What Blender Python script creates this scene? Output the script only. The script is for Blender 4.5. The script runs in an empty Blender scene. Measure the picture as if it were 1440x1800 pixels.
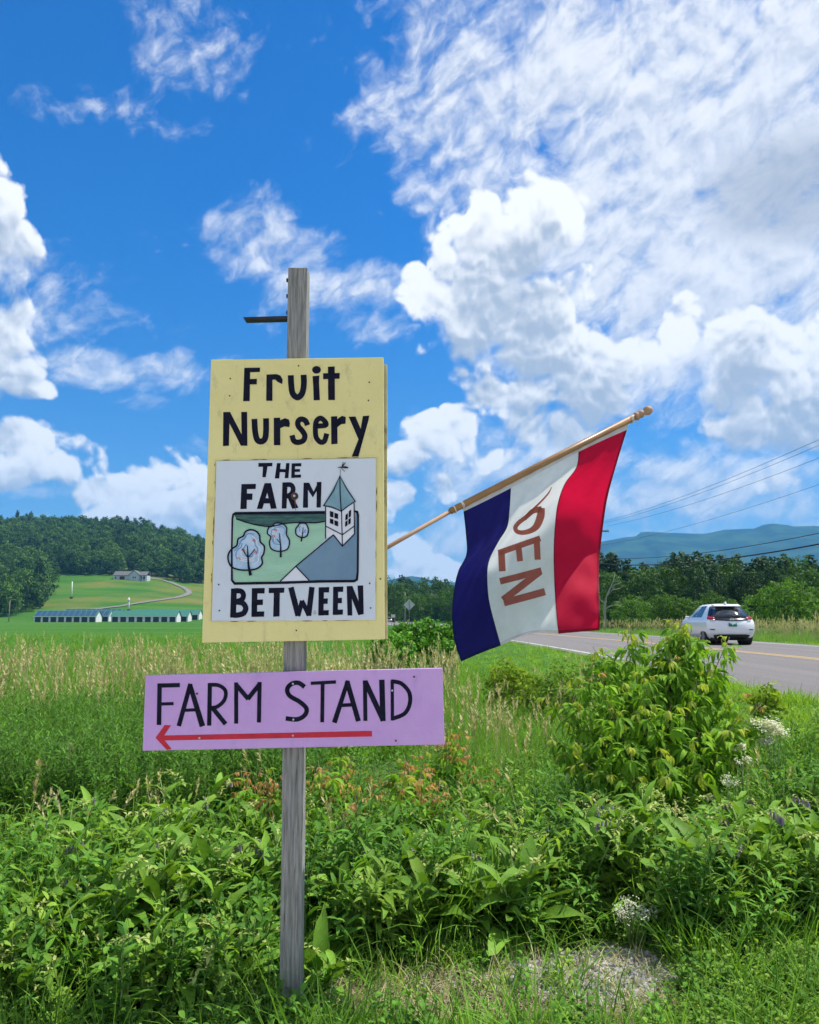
import bpy, bmesh, math, random
import numpy as np
from mathutils import Vector, Matrix, noise as mnoise
R = math.radians
sc = bpy.context.scene
COL = sc.collection
rng = np.random.default_rng(7)
random.seed(7)

# ------------------------------------------------------------------ camera
F_PX, CX, CY, PITCH = 1442.0, 720.0, 900.0, math.atan(184 / 1442.0)
CAM = Vector((0, 0, 1.6))
cam = bpy.data.cameras.new('camera')
cam_o = bpy.data.objects.new('camera', cam)
COL.objects.link(cam_o)
cam_o.location = CAM
cam_o.rotation_euler = (R(90) + PITCH, 0, 0)
cam.sensor_fit = 'HORIZONTAL'
cam.sensor_width = 36.0
cam.lens = 36.0 * F_PX / 1440.0
cam.clip_start, cam.clip_end = 0.05, 40000
sc.camera = cam_o


def ray(x, y):
    """direction through a point of the 1440 x 1800 photograph"""
    u, v = (x - CX) / F_PX, (CY - y) / F_PX
    c, s = math.cos(PITCH), math.sin(PITCH)
    return Vector((u, c - v * s, s + v * c))


def px(x, y, Y):
    d = ray(x, y)
    return CAM + d * (Y / d.y)


def azel(x, y):
    d = ray(x, y).normalized()
    return math.atan2(d.x, d.y), math.asin(d.z)


# ------------------------------------------------------------------ render and exposure
sc.render.engine = 'CYCLES'
sc.view_settings.view_transform = 'Standard'
sc.view_settings.look = 'None'
sc.view_settings.exposure = 0.72
sc.view_settings.gamma = 1.0
sc.view_settings.use_curve_mapping = False
cy = sc.cycles
cy.use_denoising = True
cy.denoiser = 'OPENIMAGEDENOISE'
cy.denoising_input_passes = 'RGB_ALBEDO_NORMAL'
cy.max_bounces = 6
cy.diffuse_bounces = 2
cy.glossy_bounces = 3
cy.transmission_bounces = 3
cy.transparent_max_bounces = 16
cy.volume_bounces = 0
cy.use_adaptive_sampling = True
cy.adaptive_threshold = 0.02
cy.adaptive_min_samples = 6
cy.sample_clamp_indirect = 6.0

# ------------------------------------------------------------------ sun
SUN_EL, SUN_AZ = R(61), R(74)            # azimuth clockwise from +Y (towards +X)
sun_dir = Vector((math.sin(SUN_AZ) * math.cos(SUN_EL), math.cos(SUN_AZ) * math.cos(SUN_EL), math.sin(SUN_EL)))
sl = bpy.data.lights.new('sun', 'SUN')
sl.energy = 4.2
sl.angle = R(0.53)
sl.color = (1.0, 0.955, 0.88)
sun_o = bpy.data.objects.new('sun', sl)
COL.objects.link(sun_o)
sun_o.rotation_euler = (-sun_dir).to_track_quat('-Z', 'Y').to_euler()
sun_o.location = (40, 20, 60)


# ------------------------------------------------------------------ node expression helper
class X:
    """a socket one can calculate with"""
    nt = None

    def __init__(self, s): self.s = s

    @staticmethod
    def node(kind, **kw):
        n = X.nt.nodes.new(kind)
        for k, v in kw.items():
            setattr(n, k, v)
        return n

    @staticmethod
    def put(sock, v):
        if isinstance(v, X):
            X.nt.links.new(v.s, sock)
        elif hasattr(v, 'is_output'):
            X.nt.links.new(v, sock)
        else:
            sock.default_value = v

    @staticmethod
    def m(op, a, b=None, c=None, clamp=False):
        n = X.node('ShaderNodeMath', operation=op, use_clamp=clamp)
        for i, v in enumerate((a, b, c)):
            if v is not None:
                X.put(n.inputs[i], v)
        return X(n.outputs[0])

    @staticmethod
    def v(op, a, b=None, out=0):
        n = X.node('ShaderNodeVectorMath', operation=op)
        X.put(n.inputs[0], a)
        if b is not None:
            if op == 'SCALE':
                X.put(n.inputs['Scale'], b)
            else:
                X.put(n.inputs[1], b)
        return X(n.outputs[out])

    def __add__(s, o): return X.m('ADD', s, o)
    __radd__ = __add__
    def __mul__(s, o): return X.m('MULTIPLY', s, o)
    __rmul__ = __mul__
    def __sub__(s, o): return X.m('SUBTRACT', s, o)
    def __rsub__(s, o): return X.m('SUBTRACT', o, s)
    def __truediv__(s, o): return X.m('DIVIDE', s, o)
    def max(s, o): return X.m('MAXIMUM', s, o)
    def min(s, o): return X.m('MINIMUM', s, o)

    def smooth(s, a, b, lo=0.0, hi=1.0):
        n = X.node('ShaderNodeMapRange', interpolation_type='SMOOTHSTEP')
        X.put(n.inputs['Value'], s)
        X.put(n.inputs['From Min'], a); X.put(n.inputs['From Max'], b)
        X.put(n.inputs['To Min'], lo); X.put(n.inputs['To Max'], hi)
        return X(n.outputs[0])

    @staticmethod
    def noise(vec, scale, detail=4, rough=0.5, dist=0.0, dims='3D', out=0, lac=2.0):
        n = X.node('ShaderNodeTexNoise', noise_dimensions=dims)
        X.put(n.inputs['Vector'], vec)
        n.inputs['Scale'].default_value = scale
        n.inputs['Detail'].default_value = detail
        n.inputs['Roughness'].default_value = rough
        n.inputs['Lacunarity'].default_value = lac
        n.inputs['Distortion'].default_value = dist
        return X(n.outputs[out])

    @staticmethod
    def voro(vec, scale, detail=0, rough=0.5, feature='SMOOTH_F1', smooth=0.4, out=0, dims='3D'):
        n = X.node('ShaderNodeTexVoronoi', feature=feature, voronoi_dimensions=dims)
        X.put(n.inputs['Vector'], vec)
        n.inputs['Scale'].default_value = scale
        n.inputs['Detail'].default_value = detail
        n.inputs['Roughness'].default_value = rough
        if 'Smoothness' in n.inputs:
            n.inputs['Smoothness'].default_value = smooth
        return X(n.outputs[out])

    @staticmethod
    def mix(f, a, b, blend='MIX'):
        n = X.node('ShaderNodeMix', data_type='RGBA', blend_type=blend)
        X.put(n.inputs[0], f)
        X.put(n.inputs[6], a if not isinstance(a, tuple) else (*a, 1.0)[:4])
        X.put(n.inputs[7], b if not isinstance(b, tuple) else (*b, 1.0)[:4])
        return X(n.outputs[2])

    @staticmethod
    def xyz(vec):
        n = X.node('ShaderNodeSeparateXYZ')
        X.put(n.inputs[0], vec)
        return [X(o) for o in n.outputs]

    @staticmethod
    def comb(x, y, z=0.0):
        n = X.node('ShaderNodeCombineXYZ')
        for i, v in enumerate((x, y, z)):
            X.put(n.inputs[i], v)
        return X(n.outputs[0])


# ------------------------------------------------------------------ world: Nishita sky with clouds
world = bpy.data.worlds.new('World')
sc.world = world
world.use_nodes = True
world.cycles.sampling_method = 'MANUAL'
world.cycles.sample_map_resolution = 512

# cumulus heaps and thin sheets: azimuth and elevation of their middle, half sizes, weight
CUMULUS = [(945, 385, 70, 52, 1), (880, 440, 90, 70, 1), (815, 515, 90, 62, 1), (900, 560, 125, 78, 1), (985, 615, 85, 70, 1),
           (1030, 690, 85, 55, .9), (930, 690, 110, 50, .75), (760, 545, 42, 38, .8), (1090, 640, 60, 45, .8),
           (-12, 405, 58, 78, .9), (-12, 610, 62, 78, .9), (50, 680, 60, 26, .55),
           (62, 800, 78, 44, 1), (10, 812, 70, 34, .9), (175, 866, 42, 24, .8),
           (285, 895, 88, 55, 1), (340, 900, 80, 75, 1), (225, 925, 62, 28, .9), (350, 822, 42, 24, .6), (400, 940, 80, 50, .9),
           (1208, 575, 38, 50, .95), (1280, 600, 42, 55, 1), (1300, 690, 50, 72, 1), (1370, 650, 62, 60, .9),
           (1440, 720, 90, 95, 1), (1430, 600, 50, 40, .8),
           (775, 768, 66, 46, .8), (715, 800, 52, 36, .75), (865, 700, 42, 34, .8), (800, 655, 26, 30, .7),
           (960, 745, 80, 40, .7), (775, 850, 42, 30, .65), (770, 1000, 75, 30, .8), (690, 880, 30, 40, .7), (1000, 850, 60, 22, .55), (880, 800, 50, 26, .6), (1350, 830, 60, 30, .5), (720, 960, 50, 24, .65)]
CUMULUS_BODY = [(890, 450, 100, 85, 1), (880, 560, 150, 80, 1), (1010, 665, 110, 80, 1), (-10, 400, 65, 85, .9), (-10, 610, 70, 85, .9), (50, 805, 95, 44, 1),
                (310, 905, 120, 62, 1), (1300, 650, 75, 100, 1), (1430, 700, 90, 110, 1), (775, 775, 90, 50, .8), (770, 1000, 75, 30, .8), (950, 380, 60, 50, .9)]
SHEET = [(1200, 130, 330, 190, 1.4), (1340, 330, 300, 230, 1.75), (1120, 380, 200, 160, 1.15), (840, 210, 150, 160, 1.15), (960, 60, 230, 120, .85),
         (1420, 90, 160, 160, .9), (770, 385, 60, 45, .55),
         (345, 70, 85, 120, .66), (440, 420, 140, 66, .80), (130, 175, 140, 42, .38), (570, 85, 130, 60, .34), (690, 160, 90, 120, .45),
         (680, 505, 110, 40, .85), (640, 575, 90, 34, .8), (540, 520, 110, 60, .75), (130, 560, 140, 50, .72), (190, 645, 180, 34, .9), (60, 470, 120, 50, .66),
         (1200, 870, 420, 90, 1.0), (830, 870, 190, 130, .85), (760, 960, 160, 80, .95), (1150, 500, 200, 50, .6), (1360, 540, 200, 110, .85),
         (1000, 800, 260, 70, .6), (60, 862, 90, 16, .6), (250, 705, 50, 16, .6), (1180, 740, 70, 40, .8), (330, 790, 40, 40, .6), (60, 930, 90, 30, .5)]
GREY = [(1400, 330, 120, 75, 1), (1300, 290, 80, 40, .4)]


def blob_field(p, blobs):
    """greatest of (weight - squared distance) over ellipses given in azimuth / elevation"""
    best = None
    for x, y, rx, ry, w in blobs:
        a, e = azel(x, y)
        sx, sy = F_PX / rx * math.cos(e), F_PX / ry
        n = X.node('ShaderNodeVectorMath', operation='MULTIPLY_ADD')
        X.put(n.inputs[0], p)
        n.inputs[1].default_value = (sx, sy, 0)
        n.inputs[2].default_value = (-a * sx, -e * sy, 0)
        q = X(n.outputs[0])
        d2 = X.v('DOT_PRODUCT', q, q, out=1)
        f = X.m('MULTIPLY_ADD', d2, -0.5, w)
        best = f if best is None else X.m('SMOOTH_MAX', best, f, 0.25)
    return best


def group(name, ins, outs):
    g = bpy.data.node_groups.new(name, 'ShaderNodeTree')
    for n, t in ins:
        g.interface.new_socket(n, in_out='INPUT', socket_type=t)
    for n, t in outs:
        g.interface.new_socket(n, in_out='OUTPUT', socket_type=t)
    X.nt = g
    return g, X.node('NodeGroupInput'), X.node('NodeGroupOutput')


gc, gi, go = group('cumulus_heaps', [('P', 'NodeSocketVector')], [('D', 'NodeSocketFloat')])
P = X(gi.outputs[0])
heap = blob_field(P, CUMULUS)
# elsewhere in the sky the same kind of heaps go on
ax, ay, az_ = X.xyz(P)
far = (X.m('ABSOLUTE', ax) - 0.75).max(ay - 0.95).smooth(0.0, 0.3)
other = (X.noise(X.v('MULTIPLY', P, (1, 1.7, 1)), 2.3, 1, .5, dims='2D') - 0.47) * 4.0
X.put(go.inputs[0], heap.max(other * far - (1 - far) * 2.0))

gb, gi, go = group('cumulus_body', [('P', 'NodeSocketVector')], [('D', 'NodeSocketFloat')])
X.put(go.inputs[0], blob_field(X(gi.outputs[0]), CUMULUS_BODY))

gp, gi, go = group('cumulus_puffs', [('P', 'NodeSocketVector')], [('D', 'NodeSocketFloat')])
P = X(gi.outputs[0])
puff = 0.5 - X.voro(P, 17, 2.4, 0.5, feature='F1', dims='2D')
fine = X.noise(P, 30, 6, 0.6, dims='2D') - 0.5
X.put(go.inputs[0], puff * 0.85 + fine * 0.55)

gn, gi, go = group('sheet_noise', [('P', 'NodeSocketVector')], [('D', 'NodeSocketFloat')])
P = X(gi.outputs[0])
px_, py_, pz_ = X.xyz(P)
pl = X.comb(px_ * 0.90 + py_ * 0.44, (py_ * 0.90 - px_ * 0.44) * 1.45, 0.0)
ww = X.v('SCALE', X.v('SUBTRACT', X.noise(pl, 11.0, 4, dims='2D', out=1), (.5, .5, .5)), 0.055)
pw = X.v('ADD', pl, ww)
n1 = X.noise(pw, 9.5, 9, 0.63, dims='2D')
n2 = 0.92 - X.voro(pw, 30, 1.4, 0.5, feature='F1', dims='2D')
X.put(go.inputs[0], (n1 - 0.5) * 2.9 + (n2 - 0.5) * 0.36)

gs, gi, go = group('sheet_cover', [('P', 'NodeSocketVector')], [('D', 'NodeSocketFloat')])
P = X(gi.outputs[0])
cov = blob_field(P, SHEET)
ax, ay, az_ = X.xyz(P)
far = (X.m('ABSOLUTE', ax) - 0.75).max(ay - 0.85).smooth(0.0, 0.3)
cov = cov.max(far * 1.5 - 0.85)
X.put(go.inputs[0], (cov - 0.22) * 0.95)

nt = world.node_tree
nt.nodes.clear()
X.nt = nt
tc = X.node('ShaderNodeTexCoord')
D = X(tc.outputs['Generated'])
D = X.v('NORMALIZE', D)
dx, dy, dz = X.xyz(D)
P = X.comb(X.m('ARCTAN2', dx, dy), X.m('ARCSINE', dz), 0.0)
sky = X.node('ShaderNodeTexSky', sky_type='NISHITA')
sky.sun_disc = False
sky.sun_elevation = SUN_EL
sky.sun_rotation = SUN_AZ
sky.altitude = 200
sky.air_density = 1.0
sky.dust_density = 0.15
sky.ozone_density = 1.0
hs = X.node('ShaderNodeHueSaturation')
hs.inputs['Saturation'].default_value = 1.28
hs.inputs['Value'].default_value = 1.0
X.put(hs.inputs['Color'], X(sky.outputs[0]))
skyc = X.mix(1.0, X(hs.outputs[0]), X.mix(dz.smooth(-0.05, 0.5), (0.34, 0.44, 0.58), (0.10, 0.50, 0.78)), 'MULTIPLY')


def inst(g, *args):
    n = X.node('ShaderNodeGroup')
    n.node_tree = g
    for i, a in enumerate(args):
        X.put(n.inputs[i], a)
    return X(n.outputs[0])


warp = X.v('SCALE', X.v('SUBTRACT', X.noise(P, 10, 3, dims='2D', out=1), (.5, .5, .5)), 0.04)
Pw = X.v('ADD', P, warp)
h0 = inst(gc, Pw)
h1 = inst(gb, X.v('ADD', Pw, (0.004, 0.042, 0)))
p0 = inst(gp, Pw)
p1 = inst(gp, X.v('ADD', Pw, (0.003, 0.009, 0)))
d0 = (h0 + 0.08) + p0
d1 = (h1 + 0.05) + p0 * 0.5
light = X.m('EXPONENT', d1.max(0.0) * -1.0) + (p0 - p1) * 1.0
a_c = d0.smooth(0.0, 0.75 - light.min(1.0) * 0.45)
c0 = inst(gs, P)
q0 = inst(gn, P)
q1 = inst(gn, X.v('ADD', P, (0.006, 0.014, 0)))
s0 = c0 + q0
a_s = s0.smooth(-0.15, 1.15) * 0.95
s_core = ((q0 - q1) * 0.5 + 0.62 + s0 * 0.12 - c0.max(0.0) * 0.10).smooth(0.15, 1.0)
grey = blob_field(P, GREY).smooth(0.0, 1.0)
K = 5.35
c_sheet = X.mix(s_core, (K * .50, K * .57, K * .71), (K * .90, K * .92, K * .96))
c_sheet = X.mix(grey * 0.7, c_sheet, (K * .38, K * .43, K * .51))
c_heap = X.mix(light.smooth(0.25, 1.0), (K * .43, K * .50, K * .61), (K * .99, K * 1.0, K * 1.01))
col = X.mix(a_s, skyc, c_sheet)
col = X.mix(a_c, col, c_heap)
bg = X.node('ShaderNodeBackground')
bg.inputs['Strength'].default_value = 0.13
X.put(bg.inputs['Color'], col)
wo = X.node('ShaderNodeOutputWorld')
nt.links.new(bg.outputs[0], wo.inputs[0])


# ------------------------------------------------------------------ mesh and object helpers
def link(o, parent=None):
    COL.objects.link(o)
    if parent is not None:
        o.parent = parent
    return o


def tag(o, label=None, cat=None, group=None, kind=None):
    for k, v in (('label', label), ('category', cat), ('group', group), ('kind', kind)):
        if v:
            o[k] = v
    return o


def empty(name, loc=(0, 0, 0), rz=0.0, s=1.0):
    o = bpy.data.objects.new(name, None)
    o.location = loc
    o.rotation_euler = (0, 0, rz)
    o.scale = (s, s, s)
    o.empty_display_size = 0.1
    return link(o)


def np_mesh(name, v, f, mat=None, smooth=False):
    """mesh from arrays: v (N,3), f (M,k)"""
    v = np.asarray(v, dtype=np.float32)
    f = np.asarray(f, dtype=np.int32)
    me = bpy.data.meshes.new(name)
    k = f.shape[1]
    me.vertices.add(len(v)); me.vertices.foreach_set('co', v.ravel())
    me.loops.add(f.size); me.loops.foreach_set('vertex_index', f.ravel())
    me.polygons.add(len(f))
    me.polygons.foreach_set('loop_start', np.arange(0, f.size, k, dtype=np.int32))
    me.polygons.foreach_set('loop_total', np.full(len(f), k, dtype=np.int32))
    if smooth:
        me.polygons.foreach_set('use_smooth', np.ones(len(f), dtype=bool))
    me.update(calc_edges=True)
    if mat is not None:
        me.materials.append(mat)
    return me


class MB:
    """collects shapes into one mesh"""
    def __init__(s): s.v, s.f = [], []

    def add(s, verts, faces):
        o = len(s.v)
        s.v += [tuple(p) for p in verts]
        s.f += [tuple(i + o for i in q) for q in faces]
        return s

    def box(s, x0, x1, y0, y1, z0, z1):
        return s.add([(x0, y0, z0), (x1, y0, z0), (x1, y1, z0), (x0, y1, z0), (x0, y0, z1), (x1, y0, z1), (x1, y1, z1), (x0, y1, z1)],
                     [(0, 3, 2, 1), (4, 5, 6, 7), (0, 1, 5, 4), (1, 2, 6, 5), (2, 3, 7, 6), (3, 0, 4, 7)])

    def prism(s, poly, axis, a, b):
        """poly of 2D points in the other two axes, pushed along axis from a to b"""
        n = len(poly)
        def P(p, t):
            return {'x': (t, p[0], p[1]), 'y': (p[0], t, p[1]), 'z': (p[0], p[1], t)}[axis]
        v = [P(p, a) for p in poly] + [P(p, b) for p in poly]
        f = [tuple(range(n)), tuple(range(2 * n - 1, n - 1, -1))] + [(i, i + n, (i + 1) % n + n, (i + 1) % n) for i in range(n)]
        return s.add(v, f)

    def tube(s, pts, rad, n=8, cap=True):
        pts = [Vector(p) for p in pts]
        if not hasattr(rad, '__len__'):
            rad = [rad] * len(pts)
        rings, up = [], None
        for i, p in enumerate(pts):
            t = (pts[min(i + 1, len(pts) - 1)] - pts[max(i - 1, 0)]).normalized()
            if up is None:
                up = t.orthogonal().normalized()
            a = (up - t * up.dot(t))
            a = a.normalized() if a.length > 1e-6 else t.orthogonal().normalized()
            up = a
            b = t.cross(a)
            rings.append([p + (a * math.cos(2 * math.pi * k / n) + b * math.sin(2 * math.pi * k / n)) * rad[i] for k in range(n)])
        v = [q for r in rings for q in r]
        f = [(i * n + k, i * n + (k + 1) % n, (i + 1) * n + (k + 1) % n, (i + 1) * n + k) for i in range(len(pts) - 1) for k in range(n)]
        if cap:
            f += [tuple(range(n - 1, -1, -1)), tuple((len(pts) - 1) * n + k for k in range(n))]
        return s.add(v, f)

    def mesh(s, name, mat, smooth=False):
        me = bpy.data.meshes.new(name)
        me.from_pydata(s.v, [], s.f)
        bm = bmesh.new(); bm.from_mesh(me)
        bmesh.ops.recalc_face_normals(bm, faces=bm.faces)
        bm.to_mesh(me); bm.free()
        if smooth:
            me.shade_smooth()
        me.materials.append(mat)
        return me

    def build(s, name, mat, parent=None, smooth=False, bevel=0.0, seg=2):
        o = bpy.data.objects.new(name, s.mesh(name, mat, smooth))
        if bevel:
            m = o.modifiers.new('bevel', 'BEVEL')
            m.width = bevel; m.segments = seg; m.limit_method = 'ANGLE'; m.angle_limit = R(35)
        return link(o, parent)


def place(name, me, parent=None, loc=(0, 0, 0), rot=(0, 0, 0), s=1.0):
    o = bpy.data.objects.new(name, me)
    o.location = loc
    o.rotation_euler = rot
    o.scale = (s, s, s) if not hasattr(s, '__len__') else s
    return link(o, parent)


# ------------------------------------------------------------------ materials
MATS = {}


def pmat(name, a, b=None, scale=3.0, detail=5, rough=0.7, spec=0.3, bump=0.0, bscale=None, stretch=(1, 1, 1), metal=0.0, rand=0.0, lo=0.3, hi=0.7, extra=None):
    m = bpy.data.materials.new(name)
    m.use_nodes = True
    X.nt = m.node_tree
    bs = m.node_tree.nodes['Principled BSDF']
    bs.inputs['Roughness'].default_value = rough
    bs.inputs['Specular IOR Level'].default_value = spec
    bs.inputs['Metallic'].default_value = metal
    tc = X.node('ShaderNodeTexCoord')
    vec = X.v('MULTIPLY', X(tc.outputs['Object']), stretch)
    col = X.mix(X.noise(vec, scale, detail, 0.6).smooth(lo, hi), a, b or a)
    if rand:
        oi = X.node('ShaderNodeObjectInfo')
        h = X.node('ShaderNodeHueSaturation')
        X.put(h.inputs['Value'], X(oi.outputs['Random']) * (2 * rand) + (1 - rand))
        X.put(h.inputs['Color'], col)
        col = X(h.outputs[0])
    if extra:
        col = extra(col, vec, tc)
    X.put(bs.inputs['Base Color'], col)
    if bump:
        bn = X.node('ShaderNodeBump')
        bn.inputs['Strength'].default_value = bump
        bn.inputs['Distance'].default_value = 0.02
        X.put(bn.inputs['Height'], X.noise(vec, bscale or scale * 3, 6, 0.65))
        X.put(bs.inputs['Normal'], X(bn.outputs[0]))
    MATS[name] = m
    return m


def leafmat(name, a, b, trans=0.35, var=0.25, tip=None, scale=2.0, rough=0.6, spec=0.12, mottle=False):
    """leaf: diffuse with light coming through; colour differs from leaf to leaf"""
    m = bpy.data.materials.new(name)
    m.use_nodes = True
    X.nt = m.node_tree
    bs = m.node_tree.nodes['Principled BSDF']
    bs.inputs['Roughness'].default_value = rough
    bs.inputs['Specular IOR Level'].default_value = spec
    oi, geo = X.node('ShaderNodeObjectInfo'), X.node('ShaderNodeNewGeometry')
    isl = X(geo.outputs['Random Per Island'])
    rnd = X(oi.outputs['Random'])
    n = X.noise(X(geo.outputs['Position']), scale, 3)
    f = (n * 0.8 + isl * 0.55 + rnd * 0.45) - 0.4
    col = X.mix(X.m('MINIMUM', f.max(0.0), 1.0), a, b)
    if tip:
        at = X.node('ShaderNodeAttribute', attribute_name='tip')
        col = X.mix(X(at.outputs['Fac']), col, tip)
    mott = X.noise(X(geo.outputs['Position']), 55, 3, .6) * 0.5 - 0.25 if mottle else 0.0
    h = X.node('ShaderNodeHueSaturation')
    X.put(h.inputs['Value'], mott + isl * (var * 1.2) + rnd * (var * 0.8) + (1 - var))
    X.put(h.inputs['Color'], col)
    col = X(h.outputs[0])
    X.put(bs.inputs['Base Color'], col)
    tr = X.node('ShaderNodeBsdfTranslucent')
    X.put(tr.inputs['Color'], X.mix(1.0, col, (1.25, 1.2, 0.55), 'MULTIPLY'))
    mx = X.node('ShaderNodeMixShader')
    mx.inputs[0].default_value = trans
    X.nt.links.new(bs.outputs[0], mx.inputs[1])
    X.nt.links.new(tr.outputs[0], mx.inputs[2])
    out = m.node_tree.nodes['Material Output']
    X.nt.links.new(mx.outputs[0], out.inputs[0])
    MATS[name] = m
    return m


# ------------------------------------------------------------------ terrain
ROAD_Y = np.array([-80, 0, 12, 25, 35, 59, 90, 138, 200, 300, 450, 800], float)
ROAD_X = np.array([13.5, 10.9, 10.55, 10.2, 9.75, 8.3, 6.0, 2.0, -1.6, -5.2, -14, -40], float)


def _pchip(xq):
    h = np.diff(ROAD_Y); d = np.diff(ROAD_X) / h
    m = np.concatenate([[d[0]], (d[:-1] + d[1:]) / 2, [d[-1]]])
    i = np.clip(np.searchsorted(ROAD_Y, xq) - 1, 0, len(h) - 1)
    t = np.clip((xq - ROAD_Y[i]) / h[i], 0, 1)
    return ((2 * t**3 - 3 * t**2 + 1) * ROAD_X[i] + (t**3 - 2 * t**2 + t) * h[i] * m[i]
            + (-2 * t**3 + 3 * t**2) * ROAD_X[i + 1] + (t**3 - t**2) * h[i] * m[i + 1])


def road_x(y): return _pchip(np.asarray(y, float))
def sstep(a, b, x):
    t = np.clip((np.asarray(x, float) - a) / (b - a), 0, 1)
    return t * t * (3 - 2 * t)


def road_z(y): return np.interp(y, [-80, 35, 300, 800], [0.53, 0.53, -0.2, -0.6])


HALF = 5.4


def ground_z(x, y):
    x = np.asarray(x, float); y = np.asarray(y, float)
    zf = -0.6 * np.clip(y / 333, 0, 1)
    zr = road_z(y)
    c = road_x(y)
    left = zf + (zr - zf) * (1 - sstep(0.0, 3.4, c - HALF - x))
    right = zr - 0.3 * sstep(0.0, 4.0, x - c - HALF)
    z = np.where(x < c, left, right)
    z = np.where(np.abs(x - c) < HALF - 0.7, zr - 0.06, z - 0.012 * (np.abs(x - c) < HALF))
    bump = 0.035 * np.sin(x * 2.1 + 1.3 * np.sin(y * 1.1)) * np.sin(y * 1.7 + 0.5) + 0.02 * np.sin(x * 5.3 + y * 3.1)
    z = z + bump * (np.abs(x - c) > HALF + 0.3)
    # wooded hill with a lawn at its foot, far to the left
    a = np.where(y > 50, x / np.maximum(y, 50) * F_PX + CX, 2000)
    hp = np.interp(y, [345, 360, 530, 545, 800, 850, 1300, 2600], [0, .8, 28, 31, 88, 92, 60, 0])
    L = np.interp(a, [-900, -300, 0, 120, 230, 350, 450, 560, 680], [1.2, 1.1, .97, .95, .92, .74, .5, .22, 0])
    return z + hp * L


def gz(x, y): return float(ground_z(x, y))


def hit(xp, yp, lo=2.0, hi=1500.0):
    """where the line of sight through a photo point meets the ground"""
    d = ray(xp, yp); d = d / d.y
    ys = np.geomspace(lo, hi, 3000)
    below = (CAM.z + d.z * ys) < ground_z(d.x * ys, ys)
    k = int(np.argmax(below)) if below.any() else len(ys) - 1
    Y = ys[k]
    return Vector((d.x * Y, Y, gz(d.x * Y, Y)))


def axis(dense0, dense1, step, lims, mid_to, mid_step, grow):
    c = list(np.arange(dense0, dense1 + 1e-6, step))
    for sgn, lim, start in ((-1, lims[0], dense0), (1, lims[1], dense1)):
        p, s = start, step
        while sgn * p < sgn * lim:
            s = min(s * 1.12, mid_step) if abs(p) < mid_to else s * grow
            p += sgn * s
            c.append(max(min(p, lims[1]), lims[0]))
    return np.array(sorted(set(np.round(c, 4))))


def field_colour(col, vec, tc):
    geo = X.node('ShaderNodeNewGeometry')
    p = X(geo.outputs['Position'])
    x, y, z = X.xyz(p)
    big = X.noise(X.v('MULTIPLY', p, (0.012, 0.05, 0.0)), 1.0, 4).smooth(.35, .68)
    strk = X.noise(X.v('MULTIPLY', p, (0.006, 0.11, 0.0)), 1.0, 5, .65).smooth(.45, .68) * 0.6
    col = X.mix(strk, col, (0.030, 0.095, 0.014))
    col = X.mix(big, col, (0.066, 0.155, 0.018))
    gold = X.noise(X.v('MULTIPLY', p, (0.02, 0.02, 0.0)), 1.0, 3).smooth(.40, .65) * z.smooth(1, 6)
    col = X.mix(gold, col, (0.15, 0.15, 0.035))
    soil = X.mix(X.noise(p, 9, 5).smooth(.35, .65), (0.060, 0.042, 0.024), (0.15, 0.118, 0.07))
    near = (y.smooth(6.0, 11.0, 1.0, 0.0)) * x.smooth(1.6, 2.6, 1.0, 0.0)
    return X.mix(near, col, soil)


m_ground = pmat('meadow_ground', (0.026, 0.105, 0.010), (0.042, 0.145, 0.015), 0.6, 6, 0.9, 0.1, 0.5, 9.0, extra=field_colour)
xs = axis(-20, 24, 0.5, (-7000, 7000), 700, 14, 1.25)
ys = axis(-6, 60, 0.5, (-400, 7200), 1000, 12, 1.25)
gx, gy = np.meshgrid(xs, ys)
gzv = ground_z(gx, gy)
nx, ny = len(xs), len(ys)
ii = (np.arange(ny - 1)[:, None] * nx + np.arange(nx - 1)[None]).ravel()
ground = place('ground', np_mesh('ground', np.stack([gx, gy, gzv], -1).reshape(-1, 3), np.stack([ii, ii + 1, ii + nx + 1, ii + nx], -1), m_ground, True))
tag(ground, kind='structure')


def strip(name, mat, off0, off1, dz, y0, y1, n, kind='structure', wob=0.0, parent=None):
    yy = np.linspace(y0, y1, n) if y1 < 100 else np.concatenate([np.linspace(y0, 60, n), np.geomspace(61, y1, n)])
    c = road_x(yy); z = road_z(yy) + dz
    w = wob * np.array([mnoise.noise((y * 1.7, off0, 3.3)) + 0.5 * mnoise.noise((y * 6.1, off0, 1.3)) for y in yy])
    v = np.concatenate([np.stack([c + off0 + (w if off0 < 0 else 0), yy, z], -1), np.stack([c + off1 + (w if off1 > 0 and wob else 0), yy, z], -1)])
    k = len(yy); i = np.arange(k - 1)
    o = place(name, np_mesh(name, v, np.stack([i, i + k, i + k + 1, i + 1], -1), mat), parent)
    if parent is None:
        tag(o, kind=kind)
    return o


def road_wear(col, vec, tc):
    geo = X.node('ShaderNodeNewGeometry')
    p = X(geo.outputs['Position'])
    st = X.noise(X.v('MULTIPLY', p, (1.6, 0.04, 0.0)), 1.0, 4).smooth(.3, .7)
    return X.mix(st, col, (0.18, 0.165, 0.157))


m_road = pmat('worn_asphalt', (0.125, 0.116, 0.110), (0.165, 0.153, 0.145), 40, 3, 0.85, 0.25, 0.25, 160, extra=road_wear)
m_white_line = pmat('white_road_paint', (0.62, 0.62, 0.60), (0.42, 0.41, 0.40), 14, 5, 0.7)
m_yellow_line = pmat('yellow_road_paint', (0.62, 0.40, 0.10), (0.42, 0.30, 0.14), 14, 5, 0.7)
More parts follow.
